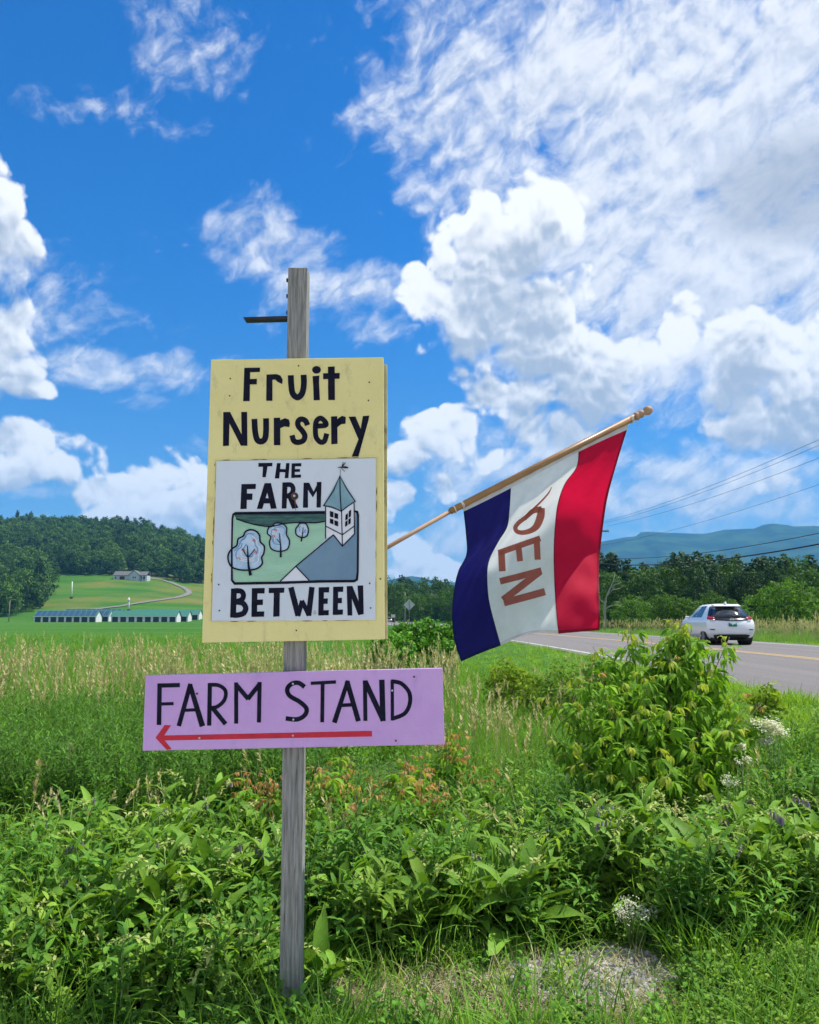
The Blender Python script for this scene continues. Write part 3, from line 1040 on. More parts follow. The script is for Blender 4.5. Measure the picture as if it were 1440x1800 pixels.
# diamond road sign seen from behind, small white board
Y = 82; x = (719.5 - CX) / F_PX * Y
ds = empty('diamond_road_sign', (x, Y, gz(x, Y) - .1))
zc = (1084 - 1063.5) / F_PX * Y + 1.6 - gz(x, Y) + .1
MB().prism([(-.56, zc), (0, zc - .56), (.56, zc), (0, zc + .56)], 'y', .03, .036).build('panel', m_steel, ds)
MB().box(-.035, .035, -.03, .028, 0, zc + .4).build('post', m_polewood, ds)
tag(ds, 'diamond road sign seen from its bare metal back', 'road sign')
Y = 140; x = (691.5 - CX) / F_PX * Y
ws_ = empty('roadside_board', (x, Y, gz(x, Y) - .1))
m_cream = pmat('cream_board', (0.62, 0.58, 0.48), (0.55, 0.50, 0.42), 6, 3, 0.7)
MB().box(-.36, .36, 0, .03, 1.35, 1.9).build('panel', m_cream, ws_)
for s in (-.3, .24):
    MB().box(s, s + .06, .032, .09, 0, 1.85).build('post', m_polewood, ws_)
tag(ws_, 'tiny cream roadside board above the distant car', 'sign')


# ------------------------------------------------------------------ cars
def car(name, loc, rz, label):
    m_paint = MATS.get('white_car_paint') or pmat('white_car_paint', (0.78, 0.79, 0.80), None, 1, 1, 0.25, 0.5)
    m_paint.node_tree.nodes['Principled BSDF'].inputs['Coat Weight'].default_value = 0.6
    m_cglass = MATS.get('tinted_car_glass') or pmat('tinted_car_glass', (0.015, 0.02, 0.025), None, 1, 1, 0.04, 0.9)
    m_black = MATS.get('gloss_black_trim') or pmat('gloss_black_trim', (0.010, 0.010, 0.012), None, 1, 1, 0.18, 0.5)
    m_mblack = MATS.get('matt_black_plastic') or pmat('matt_black_plastic', (0.014, 0.014, 0.016), None, 1, 1, 0.6)
    m_red = MATS.get('red_tail_lens') or pmat('red_tail_lens', (0.30, 0.006, 0.012), None, 1, 1, 0.25, 0.4)
    m_tyre = MATS.get('tyre_rubber') or pmat('tyre_rubber', (0.016, 0.016, 0.017), None, 1, 1, 0.85)
    m_plate = MATS.get('green_plate') or pmat('green_plate', (0.02, 0.20, 0.15), None, 1, 1, 0.5)
    m_chrome = MATS.get('chrome') or pmat('chrome', (0.75, 0.76, 0.78), None, 1, 1, 0.15, 0.5, metal=1.0)
    m_alloy = MATS.get('grey_alloy') or pmat('grey_alloy', (0.16, 0.165, 0.17), None, 1, 1, 0.35, 0.5, metal=0.6)
    zk = [.22, .32, .5, .75, .88, .95, 1.0, 1.2, 1.42, 1.5]
    ry = lambda z: np.interp(z, zk, [.20, .07, .0, .01, .05, .11, .16, .36, .62, .74])
    hw = lambda z: np.interp(z, zk, [.74, .83, .88, .895, .88, .855, .825, .72, .585, .50])
    rear = lambda u, z: (u * hw(z), ry(z) + .24 * abs(u) ** 2.6, z)
    root = empty(name, loc, rz)

    def grid(rows, nm, mat, parent=root, smooth=True, solid=0.0):
        n = len(rows[0])
        v = [p for r_ in rows for p in r_]
        f = [(i * n + k, i * n + k + 1, (i + 1) * n + k + 1, (i + 1) * n + k) for i in range(len(rows) - 1) for k in range(n - 1)]
        o = MB().add(v, f).build(nm, mat, parent, smooth)
        if solid:
            md = o.modifiers.new('thick', 'SOLIDIFY'); md.thickness = solid
        return o

    ztop = lambda y: np.interp(y, [.3, .62, .9, 1.3, 2.0, 2.5, 2.9, 3.25, 3.6, 4.0, 4.3, 4.44, 4.5], [1.47, 1.52, 1.545, 1.56, 1.55, 1.47, 1.28, 1.06, 1.0, .92, .82, .68, .5])
    tap = lambda y: np.interp(y, [0, .5, 1.2, 3.0, 3.8, 4.3, 4.5], [1, 1, 1, 1, .97, .86, .70])
    bm_rows = []
    ys_ = [None] + list(np.linspace(.98, 4.5, 26))
    lev = [.22, .32, .5, .62, .75, .88, .95, 1.0, 1.12, 1.25, 1.38, 1.5]
    def section(y):
        out = []
        zt = ztop(y)
        for z in lev:
            if z <= 1.0:
                zz = z * min(1, zt / 1.04) if z > .3 else z
                out.append((hw(z) * tap(y), y, zz))
            else:
                t = (z - 1.0) / .5
                zz = min(1.0, zt - .04) + (zt - .02 - min(1.0, zt - .04)) * t
                bl_ = min(1, max(0, (zt - 1.0) / .35))
                wv = bl_ * hw(1.0 + .5 * t) + (1 - bl_) * hw(1.0) * (1 - .3 * t)
                out.append((wv * tap(y), y, zz))
        out.append((hw(1.5) * .55 * tap(y), y, zt + .0))
        out.append((0, y, zt + .012))
        return out
    secs = [[rear(1, z) for z in lev] + [(.28, .72, 1.52), (0, .70, 1.525)]] + [section(y) for y in ys_[1:]]
    v, f = [], []
    n = len(secs[0])
    mb = MB()
    for sgn in (1, -1):
        rows = [[(p[0] * sgn, p[1], p[2]) for p in s_] for s_ in secs]
        o_ = len(mb.v)
        mb.add([p for r_ in rows for p in r_], [(i * n + k, i * n + k + 1, (i + 1) * n + k + 1, (i + 1) * n + k) for i in range(len(rows) - 1) for k in range(n - 1)])
    us = np.linspace(-1, 1, 13)
    lv = np.array([.22, .32, .42, .5, .62, .75, .82, .88, .95, 1.0, 1.1, 1.2, 1.31, 1.42, 1.5])
    rows = [[rear(u, z) for u in us] for z in lv] + [[(u * .28, .72 - .02 * (1 - abs(u)), 1.52) for u in us]]
    mb.add([p for r_ in rows for p in r_], [(i * 13 + k, i * 13 + k + 1, (i + 1) * 13 + k + 1, (i + 1) * 13 + k) for i in range(len(rows) - 1) for k in range(12)])
    mb.build('body', m_paint, root, True)

    def rpatch(u0, u1, z0, z1, nm, mat, parent=root, off=.012, nu=9, nz=5, bend=None):
        rows = []
        for z in np.linspace(z0, z1, nz):
            row = []
            for u in np.linspace(u0, u1, nu):
                zz = z + (bend(u, (z - z0) / (z1 - z0)) if bend else 0)
                p = rear(u, zz)
                row.append((p[0], p[1] - off, p[2]))
            rows.append(row)
        return grid(rows, nm, mat, parent, solid=-.02)

    rpatch(-.99, .99, .99, 1.44, 'hatch_surround', m_black, off=.010)
    rw = rpatch(-.80, .80, 1.06, 1.38, 'rear_window', m_cglass, off=.024)
    rpatch(.05, .45, 1.075, 1.10, 'wiper', m_mblack, rw, .045, nz=2)
    rpatch(-.86, .86, .90, .995, 'hatch_trim', m_black, off=.020, bend=lambda u, t: .03 * abs(u) * (1 - t) + .035 * abs(u) ** 2)
    for s in (-1, 1):
        a, b = (.72, 1.0) if s > 0 else (-1.0, -.72)
        tl = rpatch(a, b, .945, 1.015, 'tail_light', m_red, off=.030, nu=6, nz=4, bend=lambda u, t: .08 * (abs(u) - .72) * t + .03 * abs(u))
        rpatch(min(s * .70, s * .9), max(s * .70, s * .9), .92, .945, 'reverse_lamp', m_chrome, tl, .04, nu=4, nz=2)
        rpatch(min(s * .72, s * .9), max(s * .72, s * .9), .565, .595, 'reflector', m_black, off=.012, nu=4, nz=2)
    rpatch(-.80, .80, .22, .40, 'bumper_insert', m_mblack, off=.016, bend=lambda u, t: -.10 * t * abs(u) ** 6)
    rpatch(-.88, .88, .44, .455, 'bumper_crease', m_chrome, off=.006, nz=2)
    pl = rpatch(-.17, .17, .70, .83, 'licence_plate', m_plate, off=.02, nu=4, nz=3)
    for k in range(5):
        rpatch(-.13 + k * .055, -.10 + k * .055, .735, .79, 'plate_mark', m_white, pl, .034, nu=2, nz=2)
    bg_ = MB()
    c0 = rear(0, .945)
    ring = [(math.cos(t) * .060, c0[1] - .045, c0[2] + math.sin(t) * .060) for t in np.linspace(0, 2 * math.pi, 19)]
    bg_.tube(ring, .010, 5, False)
    bg_.box(-.085, .085, c0[1] - .056, c0[1] - .040, c0[2] - .012, c0[2] + .012)
    bg_.build('badge', m_chrome, root)
    MB().prism([(.62, 1.53), (.95, 1.55), (.72, 1.64), (.68, 1.64)], 'x', -.02, .02).build('roof_fin', m_paint, root)
    MB().add([(-.50, .46, 1.452), (.50, .46, 1.452), (.50, .80, 1.515), (-.50, .80, 1.515), (-.50, .46, 1.478), (.50, .46, 1.478), (.50, .80, 1.545), (-.50, .80, 1.545)],
             [(0, 3, 2, 1), (4, 5, 6, 7), (0, 1, 5, 4), (1, 2, 6, 5), (2, 3, 7, 6), (3, 0, 4, 7)]).build('spoiler', m_paint, root, bevel=.01)
    for s in (-1, 1):
        for nm, ya, yb in (('side_window', 1.15, 1.85), ('side_window', 1.93, 2.85)):
            rows = []
            for t in np.linspace(.08, .9, 4):
                row = []
                for y in np.linspace(ya, yb, 6):
                    zt = ztop(y)
                    z0, z1 = 1.0, zt - .03
                    w_ = hw(1.0 + .5 * t) * tap(y) + .012
                    row.append((s * w_, y, z0 + (z1 - z0) * t))
                rows.append(row)
            grid(rows, nm, m_cglass)
        MB().box(min(s * .80, s * .97), max(s * .80, s * .97), 2.80, 2.88, .99, 1.08).build('door_mirror', m_paint, root, bevel=.03)
        for y in (.80, 3.52):
            wt = MB().tube([(s * .66, y, .315), (s * .69, y, .315), (s * .84, y, .315), (s * .88, y, .315)], [.27, .315, .315, .285], 20).build('wheel', m_tyre, root)
            MB().tube([(s * .875, y, .315), (s * .889, y, .315)], [.21, .19], 10).build('rim', m_alloy, wt)
            MB().tube([(s * .5, y, .345), (s * .872, y, .345)], [.36, .36], 24).build('wheel_arch', m_mblack, root)
    MB().box(-.74, .74, .3, 4.2, .17, .27).build('underbody', m_mblack, root)
    return tag(root, label, 'car')


cx_ = (1283 - CX) / F_PX * 31.2
car('hatchback_car', (cx_, 31.2, float(road_z(31.2)) + .006), R(-3.0), 'white hatchback with black rear trim and green plate driving away')
car('distant_car', ((684.5 - CX) / F_PX * 262, 262, float(road_z(262)) + .006), R(3), 'tiny white car far down the road beside the yellow sign')


# ------------------------------------------------------------------ painted strokes on flat boards
def plane_pt(conv, p, Y):
    x, y = conv(p)
    return px(x, y, Y)


def ribbon(pts, w):
    """outline of a painted stroke as quads: returns left and right points"""
    pts = [Vector((p[0], p[1])) for p in pts]
    n = len(pts)
    ws = w if hasattr(w, '__len__') else [w] * n
    Lp, Rp = [], []
    closed = n > 2 and (pts[0] - pts[-1]).length < 1e-6
    for i, p in enumerate(pts):
        if closed and i in (0, n - 1):
            t = (pts[1] - pts[0]).normalized() + (pts[-1] - pts[-2]).normalized()
        else:
            t = Vector((0, 0))
            if i > 0: t += (p - pts[i - 1]).normalized()
            if i < n - 1: t += (pts[i + 1] - p).normalized()
        t.normalize()
        nr = Vector((-t.y, t.x))
        k = 1.0
        if 0 < i < n - 1:
            c = max(.55, nr.dot(Vector((-(p - pts[i - 1]).y, (p - pts[i - 1]).x)).normalized()))
            k = 1 / c
        Lp.append(p + nr * ws[i] / 2 * k)
        Rp.append(p - nr * ws[i] / 2 * k)
    return Lp, Rp


def smooth_pts(pts, k=5):
    """rounder line through the given points"""
    P_ = [Vector((p[0], p[1])) for p in pts]
    closed = (P_[0] - P_[-1]).length < 1e-6
    out = []
    n = len(P_)
    for i in range(n - 1):
        a = P_[i - 1] if i > 0 else (P_[-2] if closed else P_[0])
        b, c = P_[i], P_[i + 1]
        d = P_[i + 2] if i + 2 < n else (P_[1] if closed else P_[-1])
        for t in np.linspace(0, 1, k, endpoint=False):
            out.append(.5 * ((2 * b) + (c - a) * t + (2 * a - 5 * b + 4 * c - d) * t * t + (3 * b - a - 3 * c + d) * t ** 3))
    out.append(P_[-1])
    return out


def paint(name, shapes, conv, Y, mat, parent):
    """shapes: ('p', polygon) or ('s', points, width[, smooth]); each shape lies a hair in front of the one before"""
    mb = MB()
    for k, s in enumerate(shapes):
        y = Y - 0.00012 * k
        if s[0] == 'p':
            mb.add([plane_pt(conv, p, y) for p in s[1]], [tuple(range(len(s[1])))])
        else:
            pts = smooth_pts(s[1]) if len(s) > 3 else s[1]
            Lp, Rp = ribbon(pts, s[2])
            n = len(Lp)
            mb.add([plane_pt(conv, p, y) for p in Lp + Rp], [(i, i + 1, n + i + 1, n + i) for i in range(n - 1)])
    return mb.build(name, mat, parent)


def board(name, corners, Y0, Y1, mat, parent=None, bevel=.002):
    """flat board between two depths, corners in photo pixels at its front: TL TR BR BL"""
    f = [px(x, y, Y0) for x, y in corners]
    b = [Vector((p.x, Y1, p.z)) for p in f]
    return MB().add(f + b, [(0, 1, 2, 3), (7, 6, 5, 4), (0, 4, 5, 1), (1, 5, 6, 2), (2, 6, 7, 3), (3, 7, 4, 0)]).build(name, mat, parent, bevel=bevel)


def dirty(c2, amt=.5, sc_=14):
    def f(col, vec, tc):
        d = X.noise(X.v('MULTIPLY', vec, (1, 1, .5)), sc_, 7, .7).smooth(.52, .75)
        s = X.noise(X.v('MULTIPLY', vec, (60, 60, 2.5)), 1.0, 3).smooth(.62, .8)
        return X.mix(d * amt + s * (amt * .35), col, c2)
    return f


m_yellow = pmat('pale_yellow_board_paint', (0.76, 0.67, 0.27), (0.80, 0.72, 0.31), 3, 5, 0.55, 0.3, 0.15, 60, extra=dirty((0.40, 0.35, 0.18), .6))
m_yellow_old = pmat('cracked_yellow_paint', (0.66, 0.60, 0.30), (0.5, 0.44, 0.22), 8, 5, 0.7, extra=dirty((0.12, 0.09, 0.05), .9, 30))
m_panel = pmat('white_panel_paint', (0.60, 0.66, 0.70), (0.65, 0.705, 0.745), 2, 4, 0.5, 0.3, extra=dirty((0.50, 0.52, 0.53), .3))
m_ink = pmat('blue_black_lettering', (0.004, 0.005, 0.014), (0.011, 0.012, 0.028), 25, 6, 0.7, 0.12)
m_purple = pmat('lilac_board_paint', (0.55, 0.33, 0.65), (0.60, 0.375, 0.69), 4, 5, 0.5, 0.3, 0.15, 60, extra=dirty((0.42, 0.25, 0.54), .5, 12))
m_redp = pmat('red_arrow_paint', (0.58, 0.02, 0.045), (0.48, 0.018, 0.035), 20, 5, 0.5)
m_rust = pmat('rusty_brown_edge', (0.22, 0.08, 0.025), (0.10, 0.04, 0.015), 40, 5, 0.8)
m_post = pmat('grey_weathered_timber', (0.205, 0.205, 0.185), (0.40, 0.395, 0.36), 5, 7, 0.9, 0.15, 0.7, 9, stretch=(22, 22, 1.3),
              extra=lambda col, vec, tc: X.mix(X.noise(X.v('MULTIPLY', X(tc.outputs['Object']), (70, 70, 2.2)), 1.0, 5, .7).smooth(.58, .68), col, (0.075, 0.072, 0.066)))
A = lambda p: (340 + p[0] / 4, 440 + p[1] / 4)
B = lambda p: (340 + p[0] / 4, 780 + p[1] / 4)
C = lambda p: (230 + p[0] / 2.5263, 1130 + p[1] / 2.5263)
YS = 3.43

# post: runs down to the ground behind both boards
pt_top, pt_bot = px(523, 470, 3.455), px(511, 1790, 3.455)
post = empty('sign_post', (pt_bot.x, 3.5, gz(pt_bot.x, 3.5) - .25))
h = pt_top.z - post.location.z
lean = pt_top.x - pt_bot.x
hw_ = .0425
pm = MB()
n = 14
rows = []
for i in range(n + 1):
    t = i / n
    ox = lean * t + .0015 * math.sin(i * 1.9)
    rows.append([(ox - hw_, -.0445, h * t), (ox - .004, -.0445, h * t), (ox + .0, -.0415, h * t), (ox + .004, -.0445, h * t), (ox + hw_, -.0445, h * t), (ox + hw_, .0445, h * t), (ox - hw_, .0445, h * t)])
k = 7
pm.add([p for r_ in rows for p in r_], [(i * k + j, i * k + (j + 1) % k, (i + 1) * k + (j + 1) % k, (i + 1) * k + j) for i in range(n) for j in range(k)] + [tuple(range(k - 1, -1, -1)), tuple(n * k + j for j in range(k))])
timber = pm.build('timber', m_post, post, bevel=.003)
pw = post.location
loc = lambda v: Vector(v) - pw
b0, b1 = loc(px(428, 561.5, 3.49)), loc(px(508, 559.5, 3.49))
MB().add([(b0.x, -.02, b0.z + .007), (b1.x, -.02, b1.z + .008), (b1.x, .02, b1.z + .008), (b0.x, .02, b0.z + .007),
          (b0.x + .009, -.02, b0.z - .006), (b1.x, -.02, b1.z - .006), (b1.x, .02, b1.z - .006), (b0.x + .009, .02, b0.z - .006)],
         [(0, 1, 2, 3), (7, 6, 5, 4), (0, 4, 5, 1), (1, 5, 6, 2), (2, 6, 7, 3), (3, 7, 4, 0)]).build('bracket_arm', m_dark, post)
for yy in (491, 519, 548):
    q = loc(px(505.5, yy, 3.49))
    MB().tube([(q.x - .006, 0, q.z), (q.x + .004, 0, q.z)], .009, 6).build('bolt', m_dark, post)
tag(post, 'grey weathered square timber post carrying both painted boards', 'post')

sign = board('farm_sign', [(371, 632), (674, 628), (676, 1124), (355, 1130)], YS, YS + .019, m_yellow)
tag(sign, 'tall yellow board reading Fruit Nursery above The Farm Between picture', 'sign')
board('back_board', [(384, 645), (680.5, 640), (681, 1123), (372, 1124)], YS + .117, YS + .135, m_yellow_old, sign)


def screw(conv, p, Y, parent, r_=.0035, mat=None):
    q = plane_pt(conv, p, Y)
    MB().tube([(q.x, Y + .002, q.z), (q.x, Y - .0015, q.z), (q.x, Y - .002, q.z)], [r_, r_, r_ * .6], 8).build('screw', mat or m_dark, parent)


for p in ((740, 812), (260, 902), (255, 1023), (1237, 928), (1231, 1056)):
    screw(A, p, YS, sign)
for p in ((724, 1313), (1315, 950)):
    screw(B, p, YS, sign)
P_, S_ = (lambda *a: ('p', list(a))), (lambda pts, w, *s: ('s', pts, w, *s))
YL = YS - .0012
letters_a = {
    'F': [P_((358, 826), (400, 825), (396, 1060), (350, 1061)), P_((358, 826), (469, 824), (468, 855), (358, 858)), P_((395, 905), (447, 903), (446, 942), (395, 943))],
    'r': [P_((514, 873), (556, 872), (556, 1058), (512, 1058)), P_((540, 872), (585, 870), (612, 880), (628, 908), (625, 940), (592, 925), (575, 908), (540, 912))],
    'u': [S_([(685, 878), (688, 940), (698, 1005), (732, 1034), (765, 1005), (777, 940), (775, 875)], 42, 1)],
    'i': [P_((838, 885), (886, 880), (884, 930), (890, 1053), (846, 1055), (843, 960)), P_(*[(866 + 31 * math.cos(t), 840 + 27 * math.sin(t)) for t in np.linspace(0, 6.28, 16, endpoint=False)])],
    't': [P_((946, 818), (994, 816), (996, 1053), (948, 1052)), P_((912, 864), (1030, 862), (1028, 902), (912, 906))],
    'N': [P_((210, 1138), (256, 1136), (250, 1374), (208, 1376)), P_((214, 1137), (258, 1136), (380, 1374), (334, 1374)), P_((336, 1136), (378, 1136), (380, 1374), (340, 1330))],
    'u.': [S_([(429, 1185), (434, 1270), (448, 1330), (476, 1345), (503, 1325), (511, 1270), (511, 1181)], 41, 1)],
    'r.': [P_((565, 1178), (610, 1176), (612, 1370), (566, 1370)), P_((600, 1205), (616, 1192), (645, 1180), (672, 1190), (679, 1215), (675, 1243), (640, 1238), (600, 1256))],
    's': [S_([(803, 1230), (788, 1198), (757, 1187), (736, 1204), (738, 1235), (770, 1275), (784, 1306), (772, 1338), (735, 1350), (706, 1338), (694, 1300)], 38, 1)],
    'e': [S_([(862, 1236), (928, 1230), (926, 1204), (894, 1180), (865, 1202), (858, 1255), (864, 1315), (893, 1348), (922, 1340), (938, 1288)], 36, 1)],
    'r..': [P_((968, 1168), (1012, 1166), (1014, 1360), (970, 1364)), P_((1005, 1196), (1020, 1180), (1046, 1163), (1072, 1172), (1070, 1219), (1040, 1222), (1005, 1250))],
    'y': [P_((1092, 1170), (1140, 1168), (1196, 1300), (1170, 1350)), P_((1192, 1165), (1238, 1162), (1230, 1200), (1160, 1452), (1112, 1454), (1166, 1316))]}
for ch, sh in letters_a.items():
    paint('letter', sh, A, YL, m_ink, sign)

panel = board('picture_panel', [B((163, 121)), B((1284, 102)), B((1281, 1240)), B((129, 1246))], YS - .006, YS - .0005, m_panel, sign, .001)
trim = [((150, 115), (700, 108)), ((690, 106), (1290, 92)), ((1291, 92), (1288, 540)), ((1284, 600), (1280, 1240)), ((150, 118), (148, 330)), ((146, 400), (132, 800)), ((130, 860), (118, 1250)), ((112, 1253), (600, 1245)), ((520, 1250), (1280, 1238))]
for k, (a, b) in enumerate(trim):
    Lp, Rp = ribbon([a, b], 8)
    q = [plane_pt(B, p, YS) for p in (Lp[0], Lp[1], Rp[1], Rp[0])]
    f, bk = [Vector((p.x, YS - .003 - .0003 * (k % 3), p.z)) for p in q], [Vector((p.x, YS + .002, p.z)) for p in q]
    MB().add(f + bk, [(0, 1, 2, 3), (7, 6, 5, 4), (0, 4, 5, 1), (1, 5, 6, 2), (2, 6, 7, 3), (3, 7, 4, 0)]).build('trim_strip', m_yellow, sign)
    for j in range(3):
        t0 = random.uniform(0, .8); t1 = t0 + random.uniform(.04, .2)
        va, vb = Vector(a), Vector(b)
        paint('rust_mark', [S_([va.lerp(vb, t0), va.lerp(vb, (t0 + t1) / 2) + Vector((random.uniform(-1.5, 1.5), 1)), va.lerp(vb, t1)], [1, 5, 1.5])], B, YS - .0045 - .0003 * (k % 3), m_rust, sign)
YP = YS - .0066
m_pgreen = pmat('painted_pale_green', (0.30, 0.54, 0.375), (0.36, 0.60, 0.42), 6, 5, 0.5, stretch=(1, 1, 5))
m_phill = pmat('painted_dark_hills', (0.018, 0.055, 0.062), (0.06, 0.16, 0.13), 14, 4, 0.5, stretch=(1, 1, 7))
m_pblue = pmat('painted_blue_grey_roof', (0.145, 0.25, 0.345), (0.175, 0.29, 0.385), 7, 5, 0.5)
m_pteal = pmat('painted_teal_grey_roof', (0.16, 0.30, 0.36), (0.24, 0.40, 0.44), 12, 5, 0.5)
m_pwhite = pmat('painted_white', (0.70, 0.72, 0.76), (0.74, 0.76, 0.79), 8, 3, 0.5)
m_plight = pmat('painted_pale_blue', (0.33, 0.50, 0.66), (0.52, 0.66, 0.78), 22, 4, 0.5)
m_pswirl = pmat('painted_mid_blue', (0.10, 0.24, 0.46), (0.16, 0.33, 0.55), 20, 4, 0.5)
m_pink = pmat('painted_red_dot', (0.55, 0.10, 0.10), (0.6, 0.25, 0.22), 30, 4, 0.5)
paint('painted_field', [P_((285, 500), (925, 490), (930, 668), (720, 860), (610, 966), (280, 976))], B, YP, m_pgreen, panel)
paint('painted_hills', [P_((285, 490), (925, 483), (925, 545), (860, 552), (740, 552), (640, 560), (540, 580), (450, 570), (370, 550), (300, 525))], B, YP - .0003, m_phill, panel)
paint('painted_roof', [P_((720, 862), (985, 640), (1048, 720), (1133, 634), (1140, 480), (1152, 480), (1150, 962), (815, 962))], B, YP - .0006, m_pblue, panel)
paint('painted_gable', [P_((720, 866), (812, 963), (612, 967))], B, YP - .0009, m_pwhite, panel)
paint('painted_tower', [P_((930, 440), (1042, 470), (1048, 718), (985, 640), (930, 670)), P_((1042, 470), (1130, 410), (1133, 635), (1048, 718))], B, YP - .0012, m_pwhite, panel)
paint('painted_spire', [P_((1030, 225), (1040, 475), (915, 435)), P_((1030, 225), (1138, 405), (1040, 475))], B, YP - .0016, m_pteal, panel)
paint('painted_outline', [S_([(925, 483), (600, 486), (296, 489), (280, 498), (274, 530), (270, 740), (271, 960), (290, 983), (600, 978), (900, 968), (1130, 966), (1150, 955), (1156, 900), (1158, 640), (1158, 500), (1152, 478), (1130, 474)], [20, 20, 18, 14, 13, 12, 14, 18, 18, 18, 18, 16, 14, 14, 14, 14, 12]),
                          S_([(300, 528), (370, 552), (450, 572), (540, 582), (640, 562), (740, 554), (860, 556), (925, 545)], 8, 1),
                          S_([(610, 968), (720, 862), (985, 640)], 8), S_([(720, 862), (815, 962)], 8), S_([(985, 640), (1048, 720), (1135, 632)], 8),
                          S_([(930, 442), (930, 668)], 7), S_([(1042, 475), (1048, 720)], 7), S_([(1130, 418), (1133, 632)], 7), S_([(932, 580), (1048, 640), (1133, 578)], 7)], B, YP - .0024, m_ink, panel)
paint('painted_outline', [S_([(1030, 225), (985, 330), (915, 435), (975, 445), (1040, 475), (1085, 440), (1138, 405), (1080, 320), (1030, 225)], 7), S_([(1030, 225), (1032, 350), (1040, 475)], 7), S_([(1033, 225), (1033, 180)], 3),
                          S_([(1015, 166), (1045, 166), (1070, 130)], [4, 9, 4]), S_([(1045, 167), (1066, 165), (1090, 168)], [3, 15, 8]), S_([(1045, 165), (1054, 128)], [7, 4]), S_([(1040, 172), (1066, 196)], 3.5)], B, YP - .0044, m_ink, panel)
for q in ([(960, 472), (985, 480), (985, 520), (960, 512)], [(992, 485), (1018, 493), (1018, 530), (992, 522)], [(960, 525), (985, 533), (985, 568), (960, 558)], [(992, 538), (1018, 546), (1018, 582), (992, 572)],
          [(1070, 500), (1087, 488), (1086, 530), (1068, 540)], [(1093, 475), (1110, 463), (1108, 510), (1092, 522)], [(1068, 548), (1085, 538), (1084, 575), (1066, 585)], [(1090, 532), (1107, 520), (1106, 560), (1090, 570)]):
    paint('painted_pane', [P_(*q)], B, YP - .0034, m_ink, panel)
for out, trunk, seed, reds in (([(275, 870), (248, 830), (245, 780), (270, 740), (305, 715), (315, 670), (350, 650), (365, 620), (400, 605), (440, 615), (465, 645), (470, 690), (498, 720), (495, 770), (480, 800), (485, 840), (460, 870), (420, 885), (340, 888)],
                                [S_([(380, 715), (384, 800), (388, 860), (402, 926)], [5, 11, 15, 22]), S_([(385, 805), (362, 770), (345, 738)], 7), S_([(386, 800), (410, 770), (432, 742)], 7)], 1, ((350, 748), (425, 680), (318, 808), (436, 765))),
                               ([(575, 560), (620, 560), (655, 590), (655, 640), (675, 680), (668, 730), (640, 752), (585, 755), (545, 735), (535, 690), (545, 655), (520, 630), (530, 590), (555, 580)],
                                [S_([(604, 630), (614, 720), (614, 798)], [5, 9, 15]), S_([(612, 700), (588, 672)], 5)], 2, ((575, 608), (563, 650))),
                               ([(750, 560), (790, 562), (808, 600), (800, 645), (765, 660), (725, 640), (720, 600), (735, 580)],
                                [S_([(772, 590), (767, 640), (758, 688)], [4, 7, 10])], 3, ())):
    r = random.Random(seed)
    loop = out + [out[0]]
    cxx, cyy = sum(p[0] for p in out) / len(out), sum(p[1] for p in out) / len(out)
    paint('painted_crown', [P_(*smooth_pts(loop, 3)[:-1])], B, YP - .0010, m_plight, panel)
    sw = []
    for k in range(11 if seed == 1 else 7):
        a0 = r.uniform(0, 6.28); q = r.uniform(.35, .85)
        arc = []
        for t in np.linspace(0, 1.5, 6):
            i = (a0 + t) % 6.283 / 6.283 * len(out)
            p, p2 = out[int(i) % len(out)], out[(int(i) + 1) % len(out)]
            f_ = i - int(i)
            arc.append((cxx + (p[0] + (p2[0] - p[0]) * f_ - cxx) * q, cyy + (p[1] + (p2[1] - p[1]) * f_ - cyy) * q))
        sw.append(S_(arc, 7 if seed == 1 else 5, 1))
    paint('painted_swirl', sw[::2], B, YP - .0013, m_pswirl, panel)
    paint('painted_swirl', sw[1::2], B, YP - .0024, m_pwhite, panel)
    for q in reds:
        paint('painted_fruit', [S_([(q[0] - 9, q[1] + 3), (q[0], q[1] - 7), (q[0] + 10, q[1] + 2), (q[0] + 2, q[1] + 8)], 6, 1)], B, YP - .0034, m_pink, panel)
    paint('painted_trunk', trunk + [S_(loop, 11 if seed == 1 else 9, 1)], B, YP - .0037, m_ink, panel)


def bars(x, y, w, hgt, st, bar):
    return [P_((x, y), (x + st, y), (x + st - 4, y + hgt), (x - 3, y + hgt)), P_((x, y), (x + w, y - 2), (x + w - 2, y + bar), (x, y + bar)),
            P_((x + st - 8, y + hgt * .40), (x + w * .86, y + hgt * .39), (x + w * .85, y + hgt * .58), (x + st - 8, y + hgt * .59)), P_((x - 2, y + hgt - bar), (x + w * .96, y + hgt - bar - 2), (x + w * .94, y + hgt - 2), (x - 3, y + hgt))]


